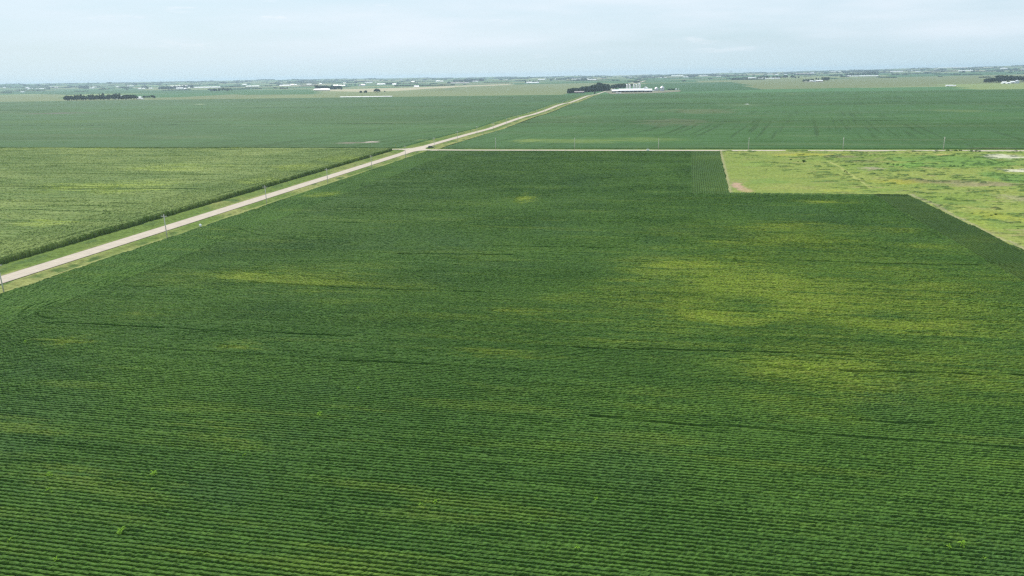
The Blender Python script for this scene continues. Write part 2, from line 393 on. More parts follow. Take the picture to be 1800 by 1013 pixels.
# ------------------------------------------------------------------ the near soybean field
HL_W = -150.0                                   # rows run north-south in the headland west of this
def strip_w(y): return 15.1 + (y - 348) * (21.9 - 15.1) / 192
def strip_e(y): return 32.2 + (y - 349) * (41.3 - 32.2) / 191
def soy_inside(x, y):
    e = np.where(y < 352.5, 110.3 - (y - 244) * .013, strip_e(y))
    j = .35 * (vn(x / .8, y / .8, 61) - .5) + 1.3 * (fbm(x / 7, y / 7, 62, 3) - .5)
    return (x > -172.9 + j) & (x < e + j) & (y < 541.8 + j) & ~((x > 32 + 14 * vn(x / 3, y * 0, 5)) * 0 > 0)
YB = [(1420, 520, 420, 108, .66), (1400, 425, 280, 42, .56), (520, 495, 260, 22, .5), (900, 560, 300, 40, .2), (920, 352, 30, 8, .8), (430, 488, 75, 14, .7), (560, 500, 150, 9, .6), (740, 506, 70, 7, .3), (1400, 400, 110, 9, .6), (1570, 408, 60, 8, .45), (1300, 430, 110, 9, .65),
      (1470, 445, 130, 18, .32), (1210, 470, 120, 14, .8), (1320, 462, 90, 9, .5), (1110, 497, 80, 6, .6), (1480, 540, 300, 32, .7), (1250, 562, 190, 22, .75), (1640, 580, 200, 22, .65),
      (900, 552, 100, 8, .55), (870, 627, 120, 9, .5), (120, 605, 55, 11, .6), (420, 615, 70, 9, .45), (565, 345, 42, 5, .7), (1450, 358, 65, 3, .9), (400, 770, 140, 26, .3),
      (1500, 505, 230, 17, .55), (160, 845, 170, 30, .3), (750, 892, 60, 12, .35), (1680, 958, 70, 12, .35), (1380, 520, 160, 12, .5), (40, 760, 120, 14, .3), (640, 470, 100, 9, .25),
      (380, 405, 60, 6, .3), (1740, 520, 80, 10, .4), (1010, 570, 120, 9, .4), (1130, 610, 200, 10, .4), (250, 560, 60, 8, .3), (1560, 480, 120, 10, .4)]
TR = [[(85, 535), (62, 540), (44, 549), (36, 559), (42, 568), (62, 573), (110, 572), (200, 577), (400, 587), (620, 596)],
      [(110, 532), (80, 543), (63, 551), (66, 560), (85, 565), (135, 565)],
      [(640, 452), (700, 475), (760, 501), (850, 540)],
      [(1040, 738), (1120, 746), (1190, 753), (1300, 757), (1500, 776), (1800, 798)],
      [(355, 400), (390, 402), (425, 407), (450, 416), (520, 423)], [(0, 596), (60, 566), (200, 505), (300, 468), (380, 432), (440, 418)],
      [(0, 622), (100, 582), (190, 545), (250, 512), (300, 498)], [(210, 505), (240, 508), (290, 507)], [(640, 322), (636, 329), (650, 334), (700, 333)],
      [(535, 357), (552, 366), (640, 368), (760, 374)], [(1480, 657), (1590, 660), (1680, 663), (1850, 668)], [(960, 615), (1050, 618), (1180, 621), (1500, 629)],
      [(440, 500), (640, 512), (850, 518)], [(1540, 345), (1600, 385), (1660, 425), (1800, 512)], [(1400, 462), (1560, 468), (1720, 470)], [(1700, 455), (1800, 480)],
      [(700, 450), (900, 452)], [(850, 436), (1100, 440)], [(540, 392), (640, 395)], [(600, 640), (760, 646)], [(1460, 745), (1640, 752)]]
TRW = [[tuple(at(u, v)[:2]) for u, v in t] for t in TR]
YBW = [(blob(*b[:4]), b[4]) for b in YB]
def soy_surface(x, y, res):
    n = len(x)
    ns = (x < HL_W + 3 * (vn(x * 0, y / 25, 4) - .5)) | ((y > 347.5) & (x > strip_w(y))) | ((x > 94.5) & (y > 100))
    c = np.where(ns, x, y); a = np.where(ns, y, x)            # across the row, along the row
    c = c + .16 * (vn(a / 30, c / 14, 12) - .5)
    strip = ((y > 347.5) & (x > strip_w(y))); head = ((x > 94.5) & (y > 100) & (y < 356))
    c = np.where(strip, x - (strip_w(y) - 15.1), c); c = np.where(head, x - .02 * (y - 200), c)
    rw = np.where(strip, 1.06, np.where(head, .98, ROW))
    k = np.floor(c / rw); t = np.abs(c / rw - k - .5) * 2      # 0 on the row, 1 in the gap
    long_ = vn(a / 9, k * 1.0, 21); mid = vn(a / 1.3, k * 1.0, 22); plant = vn(a / .33, k * 1.7 + t * .8, 23)
    wheel = (h2(k, k * 0, 3) > .90) & (vn(a / 55, k, 29) > .42)
    gapw = .31 + .20 * (long_ - .5) + .14 * (mid - .5) - .10 * wheel + strip * -.05 + head * -.02
    closed = sstep(120, 330, y) * .28
    depth = np.clip(.68 - closed + .35 * (long_ - .5) + .4 * wheel + strip * .1 + head * .35, .10, .9)
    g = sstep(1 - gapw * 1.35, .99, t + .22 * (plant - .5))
    top = .82 + .16 * (fbm(x / 6, y / 6, 14, 3) - .5) + .13 * (plant - .5) + .08 * (mid - .5) - .06 * t ** 2
    leaf = vn(x / .21, y / .21, 33) - .5
    z = top * (1 - depth * g) + .16 * leaf
    tm = np.zeros(n)
    for i_, p in enumerate(TRW):
        tm = np.maximum(tm, line_mask(p, x, y, max(.42, res * 1.9)) * (.25 if i_ in (2, 5, 6) else .55))
    tm *= .25 + .75 * sstep(.15, .65, fbm(a / 9, c / 3, 55, 3))
    z = z * (1 - .85 * tm)
    # leaf colour
    big = fbm(x / 45, y / 28, 41, 4); st = fbm(x / 16, y / 1.1, 42, 3)
    C = mixc(np.tile(SOY, (n, 1)), SOY2, sstep(.3, .75, .6 * big + .4 * st))
    C = mixc(C, (.044, .095, .030), sstep(.55, .8, fbm(x / 20, y / 16, 46, 3)) * .35)
    ym = np.zeros(n)
    for (B, s) in YBW:
        ym = np.maximum(ym, s * blob_mask((B[0], B[1], B[2] * 1.2, B[3] * 1.3), x, y, .65, int(B[0]) % 97, -.1, 1.15))
    streak = .55 * fbm(x / 9, y / .8, 44, 3) + .45 * fbm(x / 45, y / 2.2, 43, 3); spk = vn(x / .9, y / .6, 45)
    ym = ym * sstep(.30, .62, .65 * streak + .15 * spk + .30 * ym)
    ym = np.maximum(ym, .13 * sstep(.6, .8, fbm(x / 26, y / 3.5, 47, 3)))
    C = mixc(C, YEL, ym * .88)
    C = mixc(C, (.20, .19, .05), ym * .35 * sstep(.5, .8, vn(x / 1.1, y / .7, 48)))
    C = C * (1 - .38 * head - .15 * strip + .16 * (ns & (x < -140)))[:, None]
    C = C * (.70 + .60 * vn(x / .28, y / .28, 49))[:, None]
    pale = vn(x / .45, y / .45, 50) > .93
    C = np.where(pale[:, None], C * 1.35, C)
    # row gaps: soil and leaf litter, the dark mixes also paint in gap shade
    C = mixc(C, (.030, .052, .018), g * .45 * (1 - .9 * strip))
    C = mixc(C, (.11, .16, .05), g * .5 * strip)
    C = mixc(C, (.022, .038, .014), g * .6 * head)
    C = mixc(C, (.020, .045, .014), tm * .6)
    z = z - np.where(ym > .3, .10, 0) * 1.0
    return z, C
def build_soy():
    parts = []
    for y0, y1, dx, nr, mar, xa, xb in ((38, 128, .17, 6, 24, -175, 112), (128, 215, .26, 5, 26, -175, 112), (215, 345, .42, 4, 28, -175, 112), (345, 549, .60, 3, 30, -175, 112),
                                (44, 549, .19, 0, -1, -175, -149.3), (100, 357, .14, 0, -1, 94.2, 112), (347.2, 549, .16, 0, -1, 14, 43.5)):
        dy = ROW / nr if nr else .42
        keep = lambda X, Y, y0=y0, y1=y1, m=mar: ((mar < 0) & in_view(X, Y, 34) | in_view(X, Y, m) & (X > -149.5) & ((X < 94.6) | (Y > 370)) & ((Y < 347.9) | (X < strip_w(Y) + .7) | (X > 43.2) & (Y < 357))) & (X > -174.2) & (X < 112) & (Y < 543.5) & ((Y < 357) | (X < 43.5)) & ~((Y > 355) & (X > strip_e(Y) + 1.3)) & (Y >= y0 - .01)
        x, y, Q = lattice(xa, xb, dx, y0, y1, dy, (lambda X, Y: keep(X, Y) & (X > strip_w(Y) - .3)) if xa == 14 else keep)
        # headlands keep enough points across their rows
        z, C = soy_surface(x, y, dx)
        ins = soy_inside(x, y)
        z = np.where(ins, np.maximum(z, .05), -.25)
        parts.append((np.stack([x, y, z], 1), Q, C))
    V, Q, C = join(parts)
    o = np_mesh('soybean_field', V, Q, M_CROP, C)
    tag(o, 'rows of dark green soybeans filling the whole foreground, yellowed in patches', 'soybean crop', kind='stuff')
build_soy()

# ------------------------------------------------------------------ corn west of the gravel road
CB = [blob(*b) for b in ((460, 325, 70, 7), (620, 285, 70, 6), (150, 262, 170, 6), (200, 335, 170, 16), (520, 300, 60, 7), (300, 300, 120, 8), (80, 400, 60, 10), (380, 262, 200, 4))]
def build_corn():
    parts = []
    for y0, y1, dx, dy, xa, xb in ((150, 549, .44, .42, -640, -228.5), (150, 549, .2, .36, -229, -200)):
        keep = lambda X, Y: in_view(X, Y, 25) & (X < -200.0) & (Y < 549)
        x, y, Q = lattice(xa, xb, dx, y0, y1, dy, keep)
        n = len(x)
        ns = x > -229
        c = np.where(ns, x, y); a = np.where(ns, y, x); k = np.floor(c / ROW); t = np.abs(c / ROW - k - .5) * 2
        lng = vn(a / 14, k, 71); z = 2.15 + .35 * (fbm(x / 8, y / 5, 72, 3) - .5) + .28 * (vn(a / .35, k + t, 73) - .5) + .35 * (lng - .5)
        z -= t * np.where(ns, .16, .30) * (.3 + lng)
        tr = (h2(k, k * 0, 8) > .93) & (vn(a / 60, k, 9) > .4); z -= tr * .7
        z += .22 * (vn(x / .4, y / .4, 74) > .8)                       # tassels
        C = mixc(np.tile(np.array((.125, .200, .048)), (n, 1)), (.240, .305, .085), sstep(.3, .72, .5 * fbm(x / 50, y / 24, 75, 4) + .5 * fbm(x / 25, y / 1.6, 76, 3)))
        m = np.zeros(n)
        for B in CB: m = np.maximum(m, blob_mask(B, x, y, .6, 79))
        C = mixc(C, (.36, .44, .07), m * .7 * sstep(.3, .65, fbm(x / 18, y / 1.2, 80, 3)))
        C = mixc(C, (.31, .32, .15), .3 * sstep(.55, .85, vn(x / .4, y / .4, 74)))
        C = mixc(C, (.115, .175, .045), .25 * sstep(-290, -210, x))        # the last passes by the road are greener
        C = C * .86 * (.82 + .36 * vn(x / .35, y / .35, 81))[:, None]
        edge = -202.5 - .7 * vn(x * 0, y / .4, 82) - .9 * fbm(x * 0, y / 4, 83, 3); z = z * np.where(x > -204.2, .55 + .55 * vn(x / .5, y / .7, 84) , 1.0)
        ins = (x < edge) & (y < 546.5)
        z = np.where(ins, z, -.3)
        C = np.where(ins[:, None], C, np.array((.045, .075, .025)))
        # stalks of the outermost row are lower in ragged places
        parts.append((np.stack([x, y, z], 1), Q, C))
    V, Q, C = join(parts)
    o = np_mesh('corn_field', V, Q, M_CROP, C)
    tag(o, 'tall tasselled corn with a dark ragged edge along the gravel road', 'corn crop', kind='stuff')
build_corn()

# ------------------------------------------------------------------ rough pasture on the right
PB = [((1690, 284, 120, 13), (.145, .245, .06), .95), ((1770, 312, 60, 12), (.14, .235, .06), .9), ((1600, 292, 60, 6), (.14, .28, .06), .6), ((1640, 320, 100, 6), (.19, .175, .085), .85),
      ((1740, 325, 90, 4), (.26, .22, .13), .8), ((1530, 298, 26, 4), (.34, .29, .20), .8), ((1765, 276, 45, 4.5), (.52, .49, .38), .9), ((1785, 301, 42, 3), (.56, .52, .41), .9), ((1735, 277, 10, 1.5), (.55, .5, .4), .8),
      ((1575, 322, 70, 6), (.32, .31, .05), .7), ((1657, 273, 22, 1.8), (.42, .34, .12), .9), ((1420, 273, 90, 3), (.34, .33, .05), .7), ((1480, 277, 40, 3), (.22, .19, .11), .7), ((1500, 285, 60, 5), (.16, .20, .07), .5),
      ((1790, 350, 40, 7), (.30, .27, .16), .6), ((1700, 400, 80, 20), (.29, .33, .06), .5), ((1750, 380, 50, 10), (.33, .33, .05), .5), ((1350, 320, 40, 8), (.15, .24, .06), .5), ((1400, 330, 80, 8), (.28, .29, .09), .5),
      ((1298, 328, 12, 10), (.40, .27, .19), 1), ((1312, 335, 16, 4), (.38, .28, .16), .8), ((1470, 337, 60, 3), (.31, .33, .07), .8), ((1330, 290, 40, 4), (.20, .30, .07), .5), ((1560, 360, 60, 6), (.25, .31, .07), .5)]
PBW = [(blob(*b[0]), b[1], b[2]) for b in PB]
DIAG = [tuple(at(u, v)[:2]) for u, v in ((1455, 284), (1478, 296), (1500, 312), (1530, 331))]
def build_pasture():
    keep = lambda X, Y: in_view(X, Y, 60) & (((Y > 354) & (X > strip_e(Y) - .8)) | (X > 108.5)) & (Y < 549)
    x, y, Q = lattice(30, 330, .62, 100, 549, .62, keep)
    n = len(x)
    tuss = fbm(x / 2.2, y / 1.8, 91, 3); lum = fbm(x / 16, y / 12, 92, 4)
    z = -.05 + (.5 + .45 * sstep(60, 120, x)) * tuss * sstep(.25, .7, lum) + .5 * (lum - .4) + .15 * vn(x / .7, y / .7, 93)
    C = mixc(np.tile(np.array((.19, .255, .058)), (n, 1)), (.25, .285, .075), sstep(.35, .7, fbm(x / 30, y / 16, 94, 4)))
    C = mixc(C, (.14, .21, .055), .75 * sstep(.56, .74, fbm(x / 10, y / 6, 95, 4)))
    C = mixc(C, (.30, .24, .13), .5 * sstep(.62, .78, fbm(x / 14, y / 7, 96, 4)))
    C = mixc(C, (.205, .25, .062), .6 * sstep(120, 60, x))
    for B, col, s in PBW:
        m = blob_mask(B, x, y, .6, int(B[1]) % 89); C = mixc(C, col, m * s)
        if col[0] > .37: z = z * (1 - .8 * m)
    dk = sstep(.63, .74, fbm(x / 7, y / 2.6, 97, 4)) * sstep(60, 120, x + .3 * (y - 350)); C = mixc(C, (.07, .13, .04), dk * .8); z += dk * .5
    C = mixc(C, (.34, .36, .12), .8 * line_mask(DIAG, x, y, 1.2))
    # bare turned earth along the soybean strip
    b_ = np.exp(-((y - 352.6) / 1.6) ** 2) * (x < 62 + 8 * vn(x / 4, y * 0, 4)) * (x < 109)
    C = mixc(C, (.25, .20, .16), np.clip(b_ * 1.3, 0, 1)); z = z * (1 - b_ * .8)
    e_ = np.exp(-((x - strip_e(y) - .8) / .9) ** 2) * (y > 352) + np.exp(-((x - 111.4) / 1.0) ** 2) * (y < 356)
    C = mixc(C, (.36, .31, .20), np.clip(e_ * .6, 0, .7))
    C = C * np.array((.90, .92, .90)) * (.88 + .24 * vn(x / .8, y / .8, 98))[:, None]
    z = np.where((y > 547.5), z * .3 - .1, z)
    o = np_mesh('pasture', np.stack([x, y, z], 1), Q, M_GRASS, C)
    tag(o, 'rough yellow green pasture with bright wet patches and bare sand', 'pasture', kind='stuff')
    # north edge of the strip meets a little bare earth
build_pasture()
apron_v = [(31.0, 351.8), (66, 350.6), (62, 348.4), (31.0, 348.2)]

# ------------------------------------------------------------------ soybean fields beyond the crossing road
def far_soy(name, label, keep, x0, x1, blobs, seed):
    parts = []
    BW = [(blob(*b[0]), b[1], b[2]) for b in blobs]
    for y0, y1, dx, dy in ((563.5, 900, 1.6, 1.0), (900, 1400, 3.2, 2.2), (1400, 2160, 6, 4.5)):
        x, y, Q = lattice(x0, x1, dx, y0, y1, dy, lambda X, Y: keep(X, Y) & in_view(X, Y, 120) & (Y >= y0 - .01))
        n = len(x)
        wob = x + 30 * np.sin(y / 190)
        z = terrain(x, y) + .62 + .35 * (fbm(x / 20, y / 4, seed, 3) - .5) + .22 * (vn(x / 1.7, y / 1.1, seed + 1) - .5)
        ns_ = sstep(.60, .74, fbm((x - .18 * y) / 3.2, y / 160, seed + 12, 2)) * sstep(.38, .62, fbm(x / 170, y / 150, seed + 13, 3)); z -= .35 * ns_
        tracks = sstep(.70, .80, fbm(x / 80, y / 2.8, seed + 2, 2)); z -= .25 * tracks
        big = fbm(x / 260, y / 110, seed + 3, 4); st = fbm(x / 110, y / 9, seed + 4, 4)
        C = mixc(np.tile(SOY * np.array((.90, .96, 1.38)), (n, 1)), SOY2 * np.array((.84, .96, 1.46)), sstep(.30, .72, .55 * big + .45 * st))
        C = mixc(C, SOY * .8, .55 * sstep(.5, .75, fbm(x / 330, y / 70, seed + 6, 4)))
        C = mixc(C, (.105, .145, .055), .35 * sstep(.58, .78, fbm(x / 120, y / 22, seed + 5, 4)))
        C = mixc(C, SOY * .55, .55 * ns_ + .35 * tracks)
        for B, col, s in BW:
            C = mixc(C, col, s * blob_mask(B, x, y, .6, seed + 7))
        C = C * (.86 + .28 * vn(x / 2.3, y / 1.3, seed + 8))[:, None]
        z = np.where((y < (564.7 if x0 > -200 else 568.6)) | ((x > -300) & (x < -168.5) & ((x < -172.4) | (x > -400) & (x0 > -200))) & (np.abs(x + 187.5) < 18.2), terrain(x, y) - .3, z)
        parts.append((np.stack([x, y, z], 1), Q, C))
    V, Q, C = join(parts)
    # close the near and road-side edges so the crop stands up from the ground
    o = np_mesh(name, V, Q, M_CROP, C); tag(o, label, 'soybean crop', kind='stuff')
    return V
yl = (.17, .22, .05)
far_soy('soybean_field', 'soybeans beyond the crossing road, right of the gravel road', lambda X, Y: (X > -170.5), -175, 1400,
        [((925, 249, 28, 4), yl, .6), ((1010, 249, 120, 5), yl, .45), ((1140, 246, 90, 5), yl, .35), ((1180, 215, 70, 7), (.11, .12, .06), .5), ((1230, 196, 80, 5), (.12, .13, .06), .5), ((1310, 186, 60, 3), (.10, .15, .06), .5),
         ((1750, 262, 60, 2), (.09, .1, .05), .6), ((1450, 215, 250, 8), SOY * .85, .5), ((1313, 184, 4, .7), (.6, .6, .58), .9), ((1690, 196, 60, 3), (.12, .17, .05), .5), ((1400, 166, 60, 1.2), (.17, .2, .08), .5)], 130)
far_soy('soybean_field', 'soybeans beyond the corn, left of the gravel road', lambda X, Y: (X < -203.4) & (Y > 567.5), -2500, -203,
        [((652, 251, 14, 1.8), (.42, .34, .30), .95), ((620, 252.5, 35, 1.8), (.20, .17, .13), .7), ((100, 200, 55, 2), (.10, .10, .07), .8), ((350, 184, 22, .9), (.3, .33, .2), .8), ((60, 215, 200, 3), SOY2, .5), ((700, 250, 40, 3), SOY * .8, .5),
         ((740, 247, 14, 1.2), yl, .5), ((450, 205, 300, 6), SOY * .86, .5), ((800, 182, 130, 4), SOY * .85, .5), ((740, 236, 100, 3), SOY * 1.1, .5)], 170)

# ------------------------------------------------------------------ mesh builder for objects
class MB:
    def __init__(s): s.v = []; s.f = []
    def add(s, v, f):
        n = len(s.v); s.v += [tuple(p) for p in v]; s.f += [tuple(i + n for i in q) for q in f]; return s
    def box(s, x0, x1, y0, y1, z0, z1):
        return s.add([(x0, y0, z0), (x1, y0, z0), (x1, y1, z0), (x0, y1, z0), (x0, y0, z1), (x1, y0, z1), (x1, y1, z1), (x0, y1, z1)],
                     [(0, 3, 2, 1), (4, 5, 6, 7), (0, 1, 5, 4), (1, 2, 6, 5), (2, 3, 7, 6), (3, 0, 4, 7)])
    def tube(s, a, b, r0, r1, n=8):
        a = Vector(a); b = Vector(b); d = (b - a).normalized()
        u = d.orthogonal().normalized(); w = d.cross(u)
        V = []
        for p, r_ in ((a, r0), (b, r1)):
            for k in range(n):
                t = 2 * math.pi * k / n; V.append(p + (u * math.cos(t) + w * math.sin(t)) * r_)
        Fc = [(k, (k + 1) % n, n + (k + 1) % n, n + k) for k in range(n)] + [tuple(range(n))[::-1], tuple(range(n, 2 * n))]
        return s.add(V, Fc)
    def lathe(s, prof, n=20, cx=0, cy=0):
        V = []; m = len(prof)
        for (r_, z) in prof:
            for k in range(n):
                t = 2 * math.pi * k / n; V.append((cx + r_ * math.cos(t), cy + r_ * math.sin(t), z))
        Fc = [(i * n + k, i * n + (k + 1) % n, (i + 1) * n + (k + 1) % n, (i + 1) * n + k) for i in range(m - 1) for k in range(n)]
        return s.add(V, Fc)
    def prism(s, prof, y0, y1):          # profile in x,z extruded along y
        n = len(prof); V = [(x, y0, z) for x, z in prof] + [(x, y1, z) for x, z in prof]
        Fc = [(k, (k + 1) % n, n + (k + 1) % n, n + k) for k in range(n)] + [tuple(range(n))[::-1], tuple(range(n, 2 * n))]
        return s.add(V, Fc)
    def build(s, name, m, parent=None, smooth=False, bevel=0):
        me = bpy.data.meshes.new(name); me.from_pydata(s.v, [], s.f); me.update()
        import bmesh
        bm = bmesh.new(); bm.from_mesh(me); bmesh.ops.recalc_face_normals(bm, faces=bm.faces)
        if bevel: bmesh.ops.bevel(bm, geom=list(bm.edges), offset=bevel, segments=2, affect='EDGES', clamp_overlap=True)
        bm.to_mesh(me); bm.free()
        if smooth:
            me.polygons.foreach_set('use_smooth', [True] * len(me.polygons))
        me.materials.append(m)
        o = bpy.data.objects.new(name, me); COL.objects.link(o)
        if parent: o.parent = parent
        return o
def ground_pt(x, y): return (x, y, float(terrain(x, y)))

# ------------------------------------------------------------------ utility poles
def make_pole():
    r_ = empty('utility_pole', (0, 0, 0))
    MB().tube((0, 0, -.8), (0, 0, 9.0), .19, .13, 10).build('pole', M_WOOD, r_, smooth=True)
    MB().box(-1.25, 1.25, -.07, .07, 8.22, 8.36).build('crossarm', M_WOOD, r_)
    for sx in (-1, 1):
        MB().tube((sx * .75, .085, 8.24), (sx * .06, .12, 7.55), .03, .03, 5).build('brace', M_WOOD, r_)
    for x, z in ((-1.12, 8.36), (1.12, 8.36), (0, 9.0)):
        MB().lathe([(.001, z), (.045, z), (.045, z + .08), (.085, z + .09), (.05, z + .17), (.075, z + .19), (.03, z + .27), (.001, z + .28)], 8, x, 0).build('insulator', M_PORC, r_, smooth=True)
    return r_
pole0 = make_pole(); used = False
def put_pole(x, y, rz, label, group, s=1.0, lean=0.0):
    global used
    o = pole0 if not used else copy_tree(pole0); used = True
    o.location = ground_pt(x, y); o.rotation_euler = (lean, 0, rz); o.scale = (1, 1, s)
    tag(o, label, 'utility pole', group)
GA = 'utility poles along the straight gravel road'; GB = 'utility poles along the crossing road'
near = ['weathered utility pole at the left edge of the photo, nearest of the line', 'utility pole between the ditch and soybeans, just left of the white marker', 'third utility pole up the gravel road, between white marker and crossroad',
        'fourth utility pole up the gravel road from the left edge of the photo', 'fifth utility pole, where the corn edge passes behind its crossarm', 'sixth utility pole, last one in the ditch before the crossroad', 'utility pole at the crossroad, in front of the dark car']
ys = [161.3, 231.4, 302.6, 367.1, 430.3, 493.6, 562.5]
for i, y in enumerate(ys):
    put_pole(-174.1, y, random.uniform(-.06, .06), near[i], GA, random.uniform(.97, 1.02), random.uniform(-.006, .006))
for i in range(21):
    y = 632 + i * 71.5
    put_pole(-174.1, y, random.uniform(-.06, .06), 'first utility pole beyond the crossroad on the gravel road' if i == 0 else 'small utility pole along the gravel road between crossroad and dairy farm', GA if i == 0 else 'far utility poles along the gravel road')
nm = ['utility pole on the crossing road, first one right of the crossroad', 'utility pole on the crossing road, second one right of the crossroad', 'utility pole on the crossing road right of the small white box',
      'utility pole on the crossing road behind the pasture corner', 'utility pole on the crossing road behind the middle of the pasture', 'utility pole beside roadside bushes behind the pasture, rightmost in the photo']
for i, x in enumerate([-123.9, -63.0, -1.1, 62.6, 126.4, 191.1]):
    put_pole(x, 558.6, math.pi / 2 + random.uniform(-.05, .05), nm[i], GB, random.uniform(.93, 1.0), random.uniform(-.01, .01))

# ------------------------------------------------------------------ white sign at the field edge
p = at(353, 402.5, 0); sg = empty('field_marker', (p[0], p[1], 0))
MB().lathe([(.001, .62), (.16, .66), (.34, .95), (.47, 1.30), (.48, 1.50), (.40, 1.74), (.22, 1.90), (.001, 1.95)], 18).build('cap', M_BOARD, sg, smooth=True)
MB().tube((0, 0, -.4), (0, 0, .7), .06, .06, 8).build('post', M_WOOD, sg)
tag(sg, 'small white rounded marker on a post between the grass ditch and the soybeans', 'field marker')

# ------------------------------------------------------------------ roadside box, marker
p = at(1138.5, 267.6, 0); bx = empty('roadside_box', (p[0], 548.6, 0), .1)
MB().box(-.95, .95, -.6, .6, .12, 1.25).build('cabinet', M_WHITE, bx, bevel=.03)
MB().prism([(-1.02, 1.25), (1.02, 1.25), (1.02, 1.30), (0, 1.42), (-1.02, 1.30)], -.66, .66).build('lid', M_BOARD, bx)
MB().box(-1.05, 1.05, -.7, .7, -.1, .12).build('plinth', M_CONC, bx)
MB().box(-.03, .03, -.64, -.6, .7, .9).build('handle', M_DOOR, bx)
tag(bx, 'small white utility box beside the crossing road at the soybean edge', 'utility box')
p = at(695.5, 261, 0); mk = empty('marker_post', ground_pt(p[0] - 1, 568.8), 0)
MB().tube((0, 0, -.3), (0, 0, 2.0), .05, .05, 8).build('post', M_YEL, mk, smooth=True)
MB().lathe([(.001, 2.0), (.16, 2.0), (.16, 2.7), (.10, 2.85), (.001, 2.88)], 10).build('cap', M_YEL, mk, smooth=True)
tag(mk, 'thin yellowish marker post beyond the side road near the crossroad', 'marker post')

# ------------------------------------------------------------------ dark car stopped at the crossroad
def make_car():
    r_ = empty('car', (0, 0, 0))
    body = [(-2.35, .42), (-2.38, .80), (-2.28, 1.02), (-1.1, 1.08), (1.25, 1.06), (2.2, .90), (2.36, .72), (2.36, .40), (1.95, .33), (1.78, .62), (1.5, .74), (1.2, .62), (1.03, .33), (-1.05, .33), (-1.22, .62), (-1.5, .74), (-1.8, .62), (-1.97, .33)]
    MB().prism(body, -.92, .92).build('body', M_CARP, r_)
    MB().add([(-2.15, -.84, 1.03), (1.05, -.84, 1.03), (1.05, .84, 1.03), (-2.15, .84, 1.03), (-1.8, -.66, 1.66), (.25, -.68, 1.68), (.25, .68, 1.68), (-1.8, .66, 1.66)],
             [(0, 1, 5, 4), (1, 2, 6, 5), (2, 3, 7, 6), (3, 0, 4, 7), (4, 5, 6, 7), (0, 3, 2, 1)]).build('cabin', M_CARP, r_)
    MB().add([(1.035, -.74, 1.09), (1.035, .74, 1.09), (.31, .62, 1.64), (.31, -.62, 1.64), (1.06, -.74, 1.09), (1.06, .74, 1.09), (.335, .62, 1.64), (.335, -.62, 1.64)],
             [(0, 1, 2, 3), (4, 5, 6, 7), (0, 1, 5, 4), (1, 2, 6, 5), (2, 3, 7, 6), (3, 0, 4, 7)]).build('windscreen', M_GLASS, r_)
    for sy in (-1, 1):
        for x0, x1, a0, a1 in ((-.35, .78, -.35, .18), (-1.35, -.45, -1.3, -.45), (-1.98, -1.45, -1.72, -1.4)):
            MB().add([(x0, sy * .845, 1.10), (x1, sy * .845, 1.10), (a1, sy * .70, 1.58), (a0, sy * .70, 1.58), (x0, sy * .86, 1.11), (x1, sy * .86, 1.11), (a1, sy * .715, 1.585), (a0, sy * .715, 1.585)],
                     [(0, 1, 2, 3), (4, 5, 6, 7), (0, 1, 5, 4), (1, 2, 6, 5), (2, 3, 7, 6), (3, 0, 4, 7)]).build('side_window', M_GLASS, r_)
        MB().box(2.30, 2.39, sy * .70 - .2, sy * .70 + .2, .68, .84).build('headlight', M_LAMP, r_)
        MB().box(-2.40, -2.33, sy * .74 - .13, sy * .74 + .13, .74, 1.0).build('tail_light', M_TAIL, r_)
        MB().box(.62, .82, sy * 1.02 - .11, sy * 1.02 + .11, 1.05, 1.2).build('mirror', M_CARP, r_)
        for cx in (-1.5, 1.5):
            w_ = MB().tube((cx, sy * .70, .36), (cx, sy * .945, .36), .36, .36, 20).build('wheel', M_TYRE, r_)
            MB().tube((cx, sy * .93, .36), (cx, sy * .955, .36), .22, .21, 14).build('rim', M_RIM, w_)
    return r_
car = make_car(); p = at(763.0, 260.6, .1)
car.location = (p[0] - 2.6, p[1], .16); car.rotation_euler = (0, 0, math.radians(25))
tag(car, 'dark car stopped on the gravel crossroad behind the utility pole', 'car')

